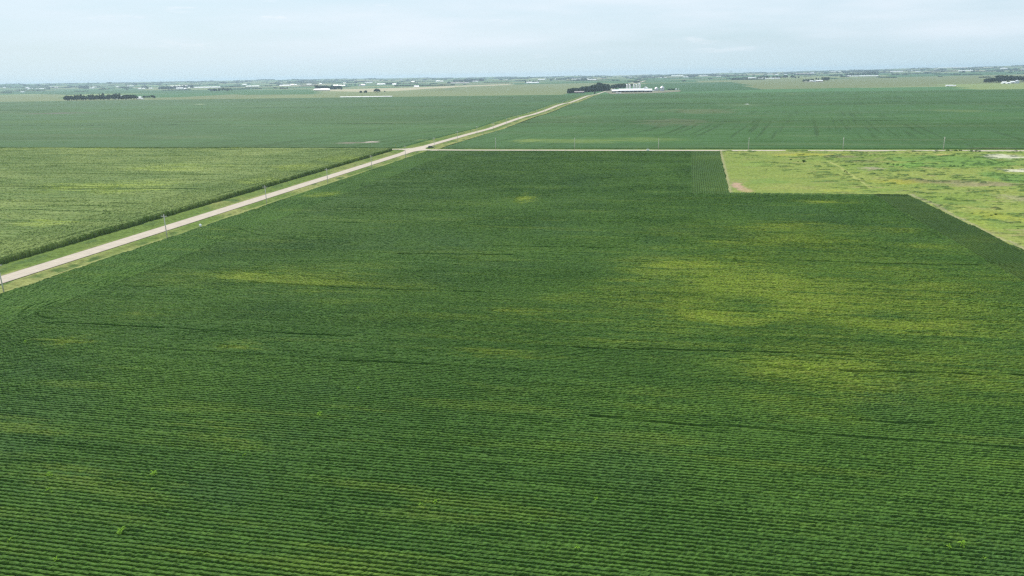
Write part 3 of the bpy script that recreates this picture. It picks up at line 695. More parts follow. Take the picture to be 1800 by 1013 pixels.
# ------------------------------------------------------------------ trees
def crown_mesh(name, seed, kind='round', n_cl=13, per=46, m=M_LEAF):
    """unit crown: height 1 from z=.12 to 1, radius about .42, of many leaf-clump faces round irregular boughs"""
    rg = np.random.default_rng(seed); V = []; Fc = []
    cl = []
    for i in range(n_cl):
        if kind == 'conifer':
            z = .12 + .82 * (i + .5) / n_cl; r_ = .26 * (1 - (z - .1) / .95) + .03
            cl.append((rg.normal(0, .02), rg.normal(0, .02), z, r_, .07))
        else:
            a = rg.uniform(0, 2 * math.pi); z = rg.uniform(.28, .86); rr = .30 * math.sqrt(max(0, 1 - ((z - .52) / .5) ** 2)) * rg.uniform(.3, 1.1)
            cl.append((math.cos(a) * rr, math.sin(a) * rr, z, rg.uniform(.12, .22), rg.uniform(.10, .17)))
    for (cx, cy, cz, cr, ch) in cl:
        # the bough's own rough solid heart
        k0 = len(V); ring = 7
        for lv in range(4):
            ph = -1 + 2 * (lv + .5) / 4; rad = cr * .72 * math.sqrt(1 - ph * ph)
            for k in range(ring):
                t = 2 * math.pi * k / ring + lv * .4; j = rg.uniform(.75, 1.2)
                V.append((cx + rad * math.cos(t) * j, cy + rad * math.sin(t) * j, cz + ph * ch * .8 * rg.uniform(.9, 1.1)))
        for lv in range(3):
            for k in range(ring):
                a_, b_ = k0 + lv * ring + k, k0 + lv * ring + (k + 1) % ring; Fc.append((a_, b_, b_ + ring, a_ + ring))
        for _ in range(per):
            d = rg.normal(0, 1, 3); d /= np.linalg.norm(d); rr = rg.uniform(.65, 1.12)
            c = np.array([cx + d[0] * cr * rr, cy + d[1] * cr * rr, max(.10, cz + d[2] * ch * rr)])
            nn = d + rg.normal(0, .45, 3); nn /= np.linalg.norm(nn)
            u = np.cross(nn, rg.normal(0, 1, 3)); u /= np.linalg.norm(u); w = np.cross(nn, u); s_ = rg.uniform(.022, .048)
            k0 = len(V)
            V += [tuple(c + u * s_), tuple(c + w * s_ * .7), tuple(c - u * s_), tuple(c - w * s_ * .7)]; Fc.append((k0, k0 + 1, k0 + 2, k0 + 3))
    me = bpy.data.meshes.new(name); me.from_pydata(V, [], Fc); me.update(); me.materials.append(m); return me
def trunk_mesh():
    b = MB(); b.tube((0, 0, -.03), (0, 0, .30), .032, .022, 7).tube((0, 0, .28), (.02, .01, .62), .022, .010, 6)
    for k in range(5):
        a = k * 1.3; b.tube((0, 0, .22 + .05 * k), (.20 * math.cos(a), .20 * math.sin(a), .42 + .06 * k), .012, .005, 5)
    me = bpy.data.meshes.new('trunk'); me.from_pydata(b.v, [], b.f); me.update(); me.materials.append(M_BARK); return me
CROWNS = [crown_mesh('crown', s, 'round') for s in (1, 2, 3, 4)] + [crown_mesh('crown', 9, 'round', m=M_LEAF2)]
SHR = [crown_mesh('crown', s, 'round', n_cl=8, per=36, m=M_SHRUB) for s in (11, 12)]
CON = [crown_mesh('crown', s, 'conifer', n_cl=14, per=40, m=M_CONIF) for s in (5, 6)]
TRK = trunk_mesh()
def tree(x, y, h, wide, label, group, kind='leafy', name=None):
    conif = kind == 'conifer'
    r_ = empty(name or ('conifer_tree' if conif else 'broadleaf_tree'), ground_pt(x, y), random.uniform(0, 6.28))
    r_.scale = (h * wide, h * wide, h)
    me = random.choice(CON) if conif else random.choice(SHR) if kind == 'shrub' else (CROWNS[4] if kind == 'pale' else random.choice(CROWNS[:4]))
    for mesh, nm_ in ((me, 'crown'), (TRK, 'trunk')):
        o = bpy.data.objects.new(nm_, mesh); COL.objects.link(o); o.parent = r_
    tag(r_, label, 'tree', group); return r_
TREES = []; ORD = ['first', 'second', 'third', 'fourth', 'fifth', 'sixth', 'seventh', 'eighth', 'ninth', 'tenth', 'eleventh', 'twelfth']
def trees_px(u0, v0, u1, v1, n, h0, h1, label, group, kind='leafy', depth=1, wide=.95, jit=.8, rowgap=9):
    """n trees from one photo point to another (bases), in `depth` rows going back; heights in photo pixels"""
    for dd in range(depth):
        for i in range(n):
            lab_ = label
            if depth == 1 and 1 < n <= 12:
                pos = 'left one of the pair' if n == 2 and i == 0 else 'right one of the pair' if n == 2 else 'leftmost' if i == 0 else 'rightmost' if i == n - 1 else ORD[i] + ' from left'
                if len((label + ' ' + pos).split()) <= 16: lab_ = label + ', ' + pos
            t = (i + random.uniform(.2, .8)) / n; p = at(u0 + (u1 - u0) * t, v0 + (v1 - v0) * t); s = mpp(p)
            hh = (h0 + (h1 - h0) * t) * s * random.uniform(.82, 1.15)
            TREES.append((hh / s * (1 - .35 * dd), (p[0] + random.uniform(-2, 2), p[1] + dd * rowgap + random.uniform(-jit, jit) * 3, max(hh, 1.5), wide * random.uniform(.9, 1.2), lab_, group, kind if not isinstance(kind, tuple) else random.choice(kind))))
G = 'trees of the long dark grove at far left'
trees_px(112, 177.5, 238, 175.3, 30, 8.6, 8.0, 'dark tree in the long dense grove at far left beyond the soybeans', G, 'leafy', 2, 1.1)
trees_px(130, 174.5, 185, 173.8, 10, 9.0, 9.0, 'taller tree rising behind the long dense grove at far left', 'taller trees behind the long left grove', ('conifer', 'leafy'), 1, .8)
trees_px(190, 173.5, 212, 173, 4, 8.5, 8.0, 'taller tree rising behind the long dense grove at far left', 'taller trees behind the long left grove', 'leafy', 1, 1.2)
trees_px(250, 173.2, 275, 172.6, 7, 4.6, 5.2, 'low tree in the short row right of the long left grove', 'low trees right of the long left grove', 'leafy', 1, 1.1)
trees_px(278, 157.3, 327, 155.8, 16, 4.4, 5.2, 'tree of the far grove around two small white buildings, upper left', 'trees of the upper left grove', 'leafy', 2, 1.1)
trees_px(334, 155.8, 340, 155.5, 2, 5, 5, 'tree standing alone right of the upper left grove', 'pair of trees right of the upper left grove', 'leafy', 1, 1.0)
trees_px(249, 156.5, 262, 156, 3, 3, 4, 'small tree by faint white buildings left of the upper left grove', 'small trees left of the upper left grove')
trees_px(371, 160.4, 388, 160, 6, 3.2, 5, 'tree of the small split grove left of centre, left half', 'trees of the split grove, left half', 'leafy', 1, 1.1)
trees_px(389, 160, 407, 159.6, 6, 5.6, 4.2, 'tree of the small split grove left of centre, right half', 'trees of the split grove, right half', 'leafy', 1, 1.1)
trees_px(555, 157.8, 600, 157.2, 11, 7, 6, 'dark tree behind the white sheds at the left of the tan field', 'trees behind white sheds by the tan field', 'leafy', 2, 1.25)
trees_px(596, 157.8, 603, 157.6, 2, 4, 4, 'low tree right of the white sheds by the tan field', 'low trees right of white sheds', 'leafy', 1, 1.1)
trees_px(582, 152, 612, 151, 5, 3, 3, 'small tree among pale roofs above the tan field', 'small trees above the tan field')
trees_px(621, 151, 639, 150.4, 3, 3, 3, 'small tree by the white house above the tan field', 'small trees by the house above the tan field')
trees_px(631.5, 163.2, 637, 163.2, 2, 3.4, 3.4, 'round bushy tree of the pair at the tan field edge, left one of the blobs', 'left bushy pair at the tan field', 'leafy', 1, 1.5)
trees_px(639, 163.2, 645.5, 163, 2, 3.8, 3.4, 'round bushy tree of the pair at the tan field edge, right one of the blobs', 'right bushy pair at the tan field', 'leafy', 1, 1.5)
trees_px(659, 163, 669, 162.6, 3, 6.4, 6, 'broad dark tree clump standing alone at the tan field', 'broad clump at the tan field', 'leafy', 1, 1.3)
trees_px(676, 161.8, 679, 161.6, 1, 1.9, 1.9, 'tiny bush right of the broad clump at the tan field', None, 'leafy', 1, 1.6)
trees_px(672, 149, 700, 148.2, 9, 3.4, 3.2, 'tree in the low dark row above the tan field', 'low dark row above the tan field', 'leafy', 1, 1.3)
trees_px(786, 147.2, 800, 146.6, 4, 3.4, 3.6, 'hazy tree left of the long pale pink roof', 'trees left of the pale pink roof', 'leafy', 1, 1.4)
trees_px(798, 144, 848, 143, 16, 4.2, 4.2, 'hazy blue tree in the long belt behind the pale pink roof', 'belt behind the pale pink roof', 'leafy', 1, 1.4)
trees_px(921, 146, 950, 145.4, 6, 4.0, 4.4, 'small separate tree among the white buildings above the olive corn', 'separate trees above the olive corn', 'leafy', 1, .95)
trees_px(965, 142.2, 971, 142, 2, 3.2, 3.2, 'dark small tree left of the far white silo', 'dark trees by the far white silo', 'leafy', 1, 1.2)
trees_px(979, 140.6, 1000, 139.8, 6, 2.6, 2.4, 'hazy tree in the row right of the far white silo', 'hazy row right of the far silo', 'leafy', 1, 1.3)
trees_px(1008, 142, 1032, 140.8, 8, 2, 3.6, 'tree in the dark low row left of two white sheds', 'low row left of two white sheds', 'leafy', 1, 1.3)
trees_px(997, 164.6, 1068, 159.6, 20, 7.2, 11.5, 'dark tree in the dense grove left of the dairy farm', 'dense grove left of the dairy farm', 'leafy', 3, 1.15, rowgap=14)
trees_px(1042, 160.4, 1066, 158.6, 5, 14.0, 12, 'tallest dark tree crown in the grove left of the dairy farm', 'tall crowns left of the dairy farm', 'leafy', 1, 1.1)
trees_px(1043.6, 165, 1047, 164.8, 1, 4, 4, 'small dark bushy tree at the roadside in front of the dairy grove', None, 'leafy', 1, 1.2)
trees_px(1075, 157.5, 1088, 156.8, 5, 7.6, 8.8, 'dark tree just behind the left end of the dairy barn', 'trees behind left end of the dairy barn', 'leafy', 1, 1.2)
trees_px(1088, 156.8, 1101, 156.4, 5, 9, 10, 'olive tree between the dairy barn and the silos', 'olive trees left of the silos', 'pale', 1, 1.2)
trees_px(1104, 153.6, 1114, 153, 2, 7.0, 7.0, 'dark tree crown showing between the silos', 'trees behind the silos', 'leafy', 1, 1.0)
trees_px(1174, 158.2, 1187, 158, 7, 2, 2, 'low dark bush in the hedge right of the grain bins', 'hedge bushes right of the grain bins', 'leafy', 1, 1.6)
trees_px(1301, 134.6, 1314, 133.6, 2, 3, 3, 'small lone tree left of the white barn by the right centre grove', 'lone trees left of white barn')
trees_px(1330, 138.8, 1352, 138, 7, 4.5, 5.2, 'dark tree beside the white barns right of centre', 'trees beside white barns right of centre', 'leafy', 1, 1.25)
trees_px(1357, 138.2, 1384, 137.6, 9, 4.0, 5.0, 'dark tree behind the low white sheds right of centre', 'trees behind low white sheds', 'leafy', 1, 1.2)
trees_px(1390, 138.0, 1397, 137.8, 3, 6, 5.5, 'tall dark tree of the separate clump right of the low white sheds', 'separate clump right of low white sheds', 'leafy', 1, 1.1)
trees_px(1397, 137.8, 1405, 137.4, 2, 3.6, 3.6, 'smaller tree of the separate clump right of the low white sheds', 'smaller trees of the separate clump', 'leafy', 1, 1.1)
trees_px(1412, 143.8, 1430, 143.2, 6, 3.6, 5.2, 'dark tree left of the white farmhouse in the olive corn', 'trees left of the white farmhouse', 'leafy', 1, 1.1)
trees_px(1434, 141, 1442, 140.6, 2, 4, 4, 'small tree behind the white farmhouse in the olive corn', 'trees behind the white farmhouse')
trees_px(1445, 142.8, 1458, 142.2, 5, 6.4, 6.4, 'rounded dark tree right of the white farmhouse in the olive corn', 'trees right of the white farmhouse', 'leafy', 1, 1.25)
trees_px(1476, 135.4, 1482, 135, 2, 4.4, 4.4, 'tree of the lone clump left of the long row with white sheds', 'lone clump left of the long row', 'leafy', 1, 1.1)
trees_px(1485, 133.8, 1544, 131.6, 20, 4.2, 4.6, 'tree in the long row behind the white hog sheds', 'long row behind the hog sheds', 'leafy', 1, 1.05)
trees_px(1731, 146, 1760, 145.2, 7, 8.2, 9, 'dark tree at the left side of the dense farm grove at far right', 'left trees of the far right grove', 'leafy', 2, 1.3)
trees_px(1754, 145.0, 1780, 144, 7, 11, 11, 'tall dark tree behind the white sheds of the far right farm', 'tall trees of the far right grove', 'leafy', 2, 1.2)
trees_px(1780, 144.2, 1812, 143.2, 9, 9.5, 9.0, 'dark tree right of the white sheds of the far right farm', 'right trees of the far right grove', 'leafy', 2, 1.25)
trees_px(1774, 126.4, 1806, 125.2, 9, 2, 2.2, 'low hazy tree in the belt above the far right farm', 'hazy belt above the far right farm', 'leafy', 1, 1.5)
trees_px(1552, 126.5, 1558, 126.4, 2, 3, 3, 'hazy tree in the pair right of the long row', 'hazy pair right of the long row')
trees_px(1528, 126.2, 1545, 125.8, 6, 3, 3, 'hazy tree above the long row with hog sheds', 'hazy trees above the long row', 'leafy', 1, 1.5)
trees_px(1690, 125, 1722, 124, 8, 2.6, 2.6, 'hazy tree by the white shed above the right corn', 'hazy trees above the right corn', 'leafy', 1, 1.4)
trees_px(1203, 135.3, 1227, 134.6, 8, 3.0, 3.0, 'hazy blue tree in the belt right of the far white sheds', 'hazy belt right of the silos', 'leafy', 1, 1.5)
trees_px(1240, 133.5, 1260, 132.6, 6, 2.2, 2.2, 'hazy blue tree in the thin belt beyond the dairy field', 'thin hazy belt beyond the dairy field', 'leafy', 1, 1.5)
trees_px(1156, 135.4, 1176, 134.8, 7, 2.2, 2.2, 'hazy blue tree above the grain bins near the horizon', 'hazy trees above the grain bins', 'leafy', 1, 1.5)
trees_px(140, 155.6, 156, 155, 6, 3.2, 3.2, 'hazy blue tree in the clump above the long left grove', 'hazy clump above the left grove', 'leafy', 1, 1.5)
trees_px(28, 159, 48, 158, 5, 1.6, 2, 'hazy low tree by faint white buildings at the left edge', 'hazy low trees at the left edge', 'leafy', 1, 1.5)
trees_px(218, 156.6, 232, 156.2, 4, 1.8, 1.8, 'hazy low tree left of the upper left grove', 'hazy low trees left of the upper left grove', 'leafy', 1, 1.6)
trees_px(486, 150.8, 491, 150.6, 2, 2.2, 2.2, 'hazy small tree left of the long white roof near the horizon', 'hazy small trees by the white roof')
trees_px(504, 149.8, 512, 149.4, 3, 2.2, 2.2, 'hazy tree right of the long white roof near the horizon', 'hazy trees right of the white roof', 'leafy', 1, 1.4)

TREES.sort(key=lambda t: -t[0])
for t_ in TREES[:262]:
    tree(*t_[1])
def low_crowns(items, name, label, cat):
    """many small far trees as one mass"""
    rg = np.random.default_rng(44); V = []; Q = []; n = 0; m_ = 6
    for (x, y, h, r_) in items:
        z = float(terrain(x, y))
        for rr, hh in [(.75, .0), (1.0, .35), (.85, .7), (.35, .97)]:
            for q in range(m_):
                th = 2 * math.pi * q / m_ + rg.uniform(-.3, .3); V.append((x + math.cos(th) * r_ * rr * rg.uniform(.8, 1.2), y + math.sin(th) * r_ * rr, z + h * hh * rg.uniform(.9, 1.1)))
        for L_ in range(3):
            for q in range(m_):
                A, B = n + L_ * m_ + q, n + L_ * m_ + (q + 1) % m_; Q.append((A, B, B + m_, A + m_))
        Q.append((n + 18, n + 19, n + 20, n + 21)); Q.append((n + 21, n + 22, n + 23, n + 18)); n += 24
    tag(np_mesh(name, np.array(V), np.array(Q), M_LEAF), label, cat, kind='stuff')
low_crowns([(t_[1][0], t_[1][1], t_[1][2], t_[1][2] * t_[1][3] * .42) for t_ in TREES[262:]], 'small_far_trees', 'small trees of the farthest groves and farmsteads', 'distant trees')

# shrubs in the pasture and beside the crossing road
def shrub(u, v, h, w, label, group=None):
    p = at(u, v, 0); o = tree(p[0], p[1], h * .75, w, label, group, 'shrub', name='shrub'); o['category'] = 'shrub'; o.location.z -= h * .1
shrub(1413, 286, 3.6, 1.3, 'dark green shrub in the upper left of the yellow pasture, larger of the close pair')
shrub(1390, 282.5, 2.1, 1.5, 'small dark shrub in the upper left of the yellow pasture, left of the larger one')
for i, (u, v, h) in enumerate([(1403, 286, 1.3), (1397, 284.5, 1.0), (1472, 287, 1.8), (1477, 290, 1.5), (1485, 303, 1.8), (1489, 305, 1.6), (1347, 299, 1.2)]):
    shrub(u, v, h, 1.6, ['low bush touching the larger dark shrub in the yellow pasture', 'tiny low bush between the two dark shrubs in the yellow pasture', 'upper bush at the top of the pale diagonal track in the pasture', 'second bush down the pale diagonal track in the pasture', 'third bush down the pale diagonal track in the pasture', 'lowest bush on the pale diagonal track in the pasture', 'single tiny bush in the yellow pasture right of the striped rows'][i], 'low bushes in left half of the pasture')
for i, (u, v, h) in enumerate([(1671, 293, 1.6), (1677, 294, 1.8), (1684, 294, 1.5), (1692, 293, 1.7), (1560, 290, 1.8), (1570, 291, 1.7), (1578, 292, 1.8), (1588, 292, 1.4), (1640, 316, .8), (1703, 336, 1.1), (1711, 336, 1.1), (1719, 336, 1.2), (1738, 340.5, 1.3), (1752, 342, 1.3), (1755, 343, 1.2), (1662, 327, 1.0), (1728, 293, 1.1), (1737, 293, 1.1), (1706, 279, 1.2), (1713, 279, 1.0), (1742, 381, 1.3), (1750, 378, 1.2)]):
    shrub(u, v, h, 1.7, 'low dark bush among the bright green patches of the right pasture', 'low bushes in right half of the pasture')
for i, (u, v, h) in enumerate([(1645, 266.8, 2.4), (1666, 267, 2.6), (1672, 267.2, 2.0), (1680, 267.3, 2.6), (1687, 267.2, 2.6), (1708, 267, 2.4), (1716, 267.2, 2.4), (1722, 267, 1.8), (1786, 266.5, 2.0)]):
    shrub(u, v, h, 1.7, 'green roadside bush hiding part of the crossing road at right, ' + ORD[i] + ' from left', 'roadside bushes by the crossing road')

# ------------------------------------------------------------------ barns, sheds and houses
def barn(x, y, L, Wd, H, rise, rz, label, group=None, wall=M_WHITE, roof=M_ROOFW, name='barn', cat='barn', doors=2, z=None, wins=0):
    r_ = empty(name, ground_pt(x, y) if z is None else (x, y, z), rz)
    a, b = Wd / 2, L / 2
    pr = [(-a, -.3), (a, -.3), (a, H), (0, H + rise), (-a, H)]
    MB().add([(yy, xx, zz) for (xx, zz) in pr for yy in (-b,)] + [(yy, xx, zz) for (xx, zz) in pr for yy in (b,)],
             [(0, 1, 2, 3, 4), (9, 8, 7, 6, 5), (0, 5, 6, 1), (1, 6, 7, 2), (4, 9, 5, 0)]).build('wall', wall, r_)
    oh = .45; th = .18; k = rise / a
    pf = [(-a - oh, H - oh * k + .03), (0, H + rise + .03), (a + oh, H - oh * k + .03), (a + oh, H - oh * k + .03 + th), (0, H + rise + .03 + th), (-a - oh, H - oh * k + .03 + th)]
    V = [(-b - oh, px, pz) for px, pz in pf] + [(b + oh, px, pz) for px, pz in pf]
    MB().add(V, [(i, (i + 1) % 6, 6 + (i + 1) % 6, 6 + i) for i in range(6)] + [(5, 4, 1, 0), (4, 3, 2, 1), (6, 7, 10, 11), (7, 8, 9, 10)]).build('roof', roof, r_)
    for i in range(doors):
        cx = -b + L * (i + .5) / doors; w_ = min(2.2, L / doors * .3); h_ = min(H * .8, 3.6)
        MB().box(cx - w_, cx + w_, -a - .06, -a + .04, 0, h_).build('door', M_DOOR, r_)
    for i in range(wins):
        cx = -b + L * (i + .25) / wins; w_ = .5
        f_ = MB().box(cx - w_ - .08, cx + w_ + .08, -a - .05, -a + .03, H * .42, H * .8).build('window', M_BOARD, r_)
        MB().box(cx - w_, cx + w_, -a - .08, -a + .02, H * .46, H * .76).build('pane', M_GLASS, f_)
    return tag(r_, label, cat, group)
def barn_px(u0, u1, v, hpx, label, group=None, wall=M_WHITE, roof=M_ROOFW, name='barn', cat='barn', depth=None, doors=1, rz=0, wins=0, rfrac=.45):
    a, b = at(u0, v), at(u1, v); s = mpp((a + b) / 2); L = np.hypot(*(b - a)[:2]); H = hpx * s
    Wd = depth or min(max(L * .5, H * 1.5), 18); ang = math.atan2(b[1] - a[1], b[0] - a[0]) if abs(b[1] - a[1]) < .3 * L else 0
    return barn((a[0] + b[0]) / 2, (a[1] + b[1]) / 2 + Wd / 2, L, Wd, H * (1 - rfrac), H * rfrac, ang * .5 + rz, label, group, wall, roof, name, cat, doors, None, wins)
# dairy farm
yard([(1064, 162.6), (1074, 165.6), (1150, 164.2), (1196, 161.4), (1196, 159.0), (1146, 159.2), (1100, 157.6), (1072, 158.2)], 'farmyard', 'worn gravel yard around the dairy barn and grain bins', M_YARD)
yard([(1412, 145), (1448, 144.8), (1446, 143), (1412, 143.2)], 'farmyard', 'pale yard in front of the white farmhouse in the olive corn', M_YARD)
yard([(553, 160), (580, 160), (580, 158.4), (553, 158.4)], 'farmyard', 'pale yard in front of the sheds by the tan field', M_YARD)
p0, p1 = at(1075.5, 163.6), at(1145.5, 161.8); yb = float((p0[1] + p1[1]) / 2)
def X_at(u, v=162.6):
    d = _ray(u, v); return float((d @ EV) / (d @ NV) * yb)
xs_ = [X_at(1075.5), X_at(1087.5), X_at(1132.5), X_at(1146)]
yb_base = yb
for i, (xa, xb, H, rise, lab) in enumerate(((xs_[0], xs_[1] - 1, 4.6, 4.6, 'short left section of the long white roofed dairy barn'), (xs_[1], xs_[2] - .6, 5.4, 5.8, 'long middle section of the white roofed dairy barn before the silos'), (xs_[2] + .4, xs_[3], 5.0, 5.2, 'short right section of the long white roofed dairy barn'))):
    barn((xa + xb) / 2, yb + 13, xb - xa, 25, H, rise, 0, lab, None, M_DARKW, M_ROOFW, 'dairy_barn', 'barn', doors=6 if i == 1 else 2)
def silo(x, y, r_, H, label, group, m=M_CONC):
    o = empty('silo', ground_pt(x, y))
    pf = [(r_, -.5)]
    for k in range(int(H / 1.5)): pf += [(r_, k * 1.5), (r_ + .06, k * 1.5 + .08), (r_ + .06, k * 1.5 + .2), (r_, k * 1.5 + .28)]
    pf.append((r_, H)); MB().lathe(pf, 24).build('shaft', m, o)
    MB().lathe([(r_ + .12, H - .05), (r_ + .1, H + .2), (r_ * .9, H + r_ * .32), (r_ * .6, H + r_ * .58), (r_ * .25, H + r_ * .72), (.01, H + r_ * .75)], 24).build('dome', M_GALV, o, smooth=True)
    MB().box(-.45, .45, -r_ - .9, -r_ + .1, .5, H - 1).build('chute', m, o)
    return tag(o, label, 'silo', group)
ysil = yb + 46
for (u0, u1, vt, lab) in ((1100.7, 1104.4, 147.9, 'leftmost of the five tall silos behind the dairy barn'), (1105.4, 1109, 148.7, 'second silo from the left behind the dairy barn'), (1112.6, 1116, 148.8, 'middle silo of the five behind the dairy barn'),
                          (1117.4, 1120.8, 148.0, 'fourth silo from the left behind the dairy barn'), (1122.3, 1126.3, 146.4, 'tallest and rightmost of the five silos behind the dairy barn')):
    d = _ray((u0 + u1) / 2, vt); t = ysil / (d @ NV); zt = CAM_H + (d @ UPV) * t; x = (d @ EV) * t; s = t / F
    r_ = (u1 - u0) * s / 2; silo(x, ysil, r_, zt - float(terrain(x, ysil)) - r_ * .7, lab, 'tall silos behind the dairy barn')
def bin_(u0, u1, vb, vt, label, group):
    p = at((u0 + u1) / 2, vb); s = mpp(p); r_ = (u1 - u0) * s / 2; H = (vb - vt) * s; o = empty('grain_bin', ground_pt(p[0], p[1] + r_))
    pf = [(r_, -.4)]; n = int(H * .66 / .8)
    for k in range(n): pf += [(r_ + .05, k * .8 + .2), (r_, k * .8 + .6)]
    MB().lathe(pf + [(r_, H * .66)], 28).build('wall', M_GALV, o)
    MB().lathe([(r_ + .25, H * .65), (r_ + .25, H * .67), (r_ * .12, H * .97), (r_ * .12, H), (.01, H + .1)], 28).build('roof', M_GALV, o)
    MB().box(-.3, .3, -r_ - .35, -r_ + .02, .2, H * .66).build('ladder', M_ROOFG, o)
    tag(o, label, 'grain bin', group)
bin_(1150.3, 1157.3, 160.2, 153.4, 'smaller grey grain bin right of the dairy barn', 'grain bins right of the dairy barn')
bin_(1160, 1167.6, 160.4, 151.6, 'larger grey grain bin with cone roof right of the dairy barn', 'grain bins right of the dairy barn')
bin_(1785.5, 1792.5, 147.0, 140.8, 'silvery grain bin at the right of the far right farm', None)
barn_px(1131.5, 1137, 158.6, 5.6, 'small white gabled house peeking over the dairy barn roof', name='farmhouse', cat='house', wins=1, rz=1.2)
barn_px(1011, 1025, 164.2, 3.6, 'long low shed with faded red roof before the dark grove', wall=M_DARKW, roof=M_PINK, name='shed', cat='shed', doors=3, depth=10)
barn_px(1083.2, 1091.5, 164.8, 1.7, 'small white trailer in front of the dairy barn', name='trailer', cat='trailer', doors=1, depth=3.5, rfrac=.15)
def tank(u, v, wpx, hpx, label):
    p = at(u, v); s = mpp(p); r_ = wpx * s / 2; H = hpx * s; o = empty('storage_tank', ground_pt(p[0], p[1]))
    MB().lathe([(r_, -.3), (r_, H * .9), (r_ * .8, H * .97), (.01, H)], 20).build('shell', M_WHITE, o)
    MB().tube((0, 0, H * .97), (0, 0, H * 1.06), r_ * .12, r_ * .12).build('vent', M_GALV, o)
    tag(o, label, 'tank')
tank(1188.7, 158.2, 3.2, 2.5, 'wider white tank at the end of the hedge past the grain bins')
tank(1192.9, 158.1, 1.6, 2.3, 'narrow white tank right of the wider one past the grain bins')
barn_px(1143.5, 1149.5, 160.8, 1.9, 'small pale shed between the dairy barn and grain bins', name='shed', cat='shed', roof=M_ROOFG)
# left side farms
barn_px(205, 212, 174.2, 5.6, 'pale roofed house half hidden behind the long left grove', name='farmhouse', cat='house', wins=2)
barn_px(240, 246, 173.8, 3.6, 'white shed at the right end of the long left grove', name='shed', cat='shed')
barn_px(242, 249, 175, 1.6, 'low grey shed at the right end of the long left grove', name='shed', cat='shed', roof=M_ROOFG)
barn_px(312.5, 318, 157.2, 3.0, 'left white building in front of the upper left grove', doors=1)
barn_px(320, 324.5, 157, 2.0, 'right white building in front of the upper left grove', doors=1)
barn_px(303, 324, 152.6, 1.6, 'long pale roof behind the upper left grove', depth=25)
barn_px(344, 373, 154.6, 1.5, 'very long white poultry barn right of the upper left grove', depth=25, doors=5)
barn_px(426, 433, 149.6, 1.6, 'pale barn near the horizon, left of two more pale roofs', depth=25)
barn_px(434, 440, 152.6, 1.4, 'pale barn near the horizon, lower one', depth=20)
barn_px(443, 452, 152.4, 1.4, 'pale barn near the horizon, lower right one', depth=20)
barn_px(554, 561.5, 158.9, 2.4, 'low white shed at the left front of the tan field grove', doors=2)
barn_px(566, 572.5, 158.9, 2.9, 'taller white shed in the middle of the tan field grove', doors=2)
barn_px(574.5, 578, 158.8, 2.4, 'narrow white shed at the tan field grove', doors=1)
barn_px(588, 592.5, 151.8, 2.2, 'small white building above the tan field grove')
barn_px(595, 602.5, 151.6, 1.8, 'low white building above the tan field grove, right one')
barn_px(632, 635.5, 151.4, 2.4, 'white barn gable above the bushes of the tan field', roof=M_PINK)
barn_px(635.8, 639.5, 151.2, 3.0, 'white house above the bushes of the tan field', name='farmhouse', cat='house', wins=1)
barn_px(666, 673, 149.2, 1.8, 'pale building at the left end of the low dark row')
barn_px(691, 694.5, 149.4, 2.0, 'white building in front of the low dark row')
barn_px(614, 673, 171.2, 1.5, 'very long narrow white shed at the far edge of the soybeans', depth=9, doors=6, rfrac=.35)
barn_px(728.5, 731, 153.4, 2.4, 'left one of two tiny white bins beyond the tan field')
barn_px(732.5, 735, 153.4, 2.4, 'right one of two tiny white bins beyond the tan field')
barn_px(800, 816, 146.8, 1.8, 'long pale pink roof before the hazy tree belt', roof=M_PINK, depth=25)
barn_px(833, 838, 144, 1.4, 'small white shed in the hazy tree belt')
barn_px(886, 892, 141.4, 1.3, 'white shed near the horizon above the olive corn')
barn_px(927, 932, 146.8, 2.6, 'left white building among separate trees above the olive corn')
barn_px(934, 941, 146.7, 2.0, 'low middle white building among separate trees above the olive corn')
barn_px(941.8, 945.5, 146.4, 2.2, 'right white building among separate trees above the olive corn')
barn_px(949, 954, 141, 1.7, 'white shed left of the far white silo')
for (u, vb, w, h, lab) in ((959, 139.6, 2.0, 3.6, 'far white silo standing above the olive corn'), (976, 140.2, 2.2, 2.0, 'short far white silo at the left of the hazy row'), (1328.5, 138.8, 2.0, 3.2, 'white silo at the right end of the white barns right of centre')):
    p = at(u, vb); s = mpp(p); silo(p[0], p[1], w * s / 2, h * s * .85, lab, None, M_WHITE)
barn_px(1035.5, 1039.3, 141.8, 2.2, 'left one of two small white sheds above the dark grove')
barn_px(1041, 1045.6, 141.7, 2.2, 'right one of two small white sheds above the dark grove')
barn_px(1011, 1029, 139.9, 1.2, 'long pale roof behind the low row above the dark grove', depth=30)
barn_px(1186, 1195, 134.6, 1.6, 'long white roof near the horizon above the grain bins', depth=30)
barn_px(1203, 1208, 136.4, 1.5, 'white shed at the left end of the hazy belt above the dairy field')
barn_px(1233, 1241, 134.4, 1.2, 'pale long shed beyond the dairy field', depth=25)
barn_px(1261, 1266, 135, 1.2, 'small white shed alone in the green field beyond the dairy')
barn_px(1317.5, 1323.5, 138.8, 2.6, 'white barn at the left of the group right of centre', doors=2)
barn_px(1323.8, 1327, 138.7, 2.2, 'white lean building beside the silo right of centre')
barn_px(1334, 1338, 139, 1.4, 'small white shed under the trees right of centre')
barn_px(1341, 1345, 138.9, 1.8, 'white shed under the trees, right of the small one')
barn_px(1349, 1356, 138.8, 1.0, 'low white shed at the left end of the sheds row')
barn_px(1357, 1367.5, 138.8, 1.5, 'longest low white shed before the dark trees right of centre')
barn_px(1406.5, 1418.5, 131.2, 2.2, 'white barn with reddish roof above the farmhouse', roof=M_PINK, depth=18)
barn_px(1426, 1429, 130.2, 2.3, 'small white building right of the reddish roof')
barn_px(1424.5, 1430, 143.6, 2.0, 'low white shed at the left of the farmhouse in the olive corn')
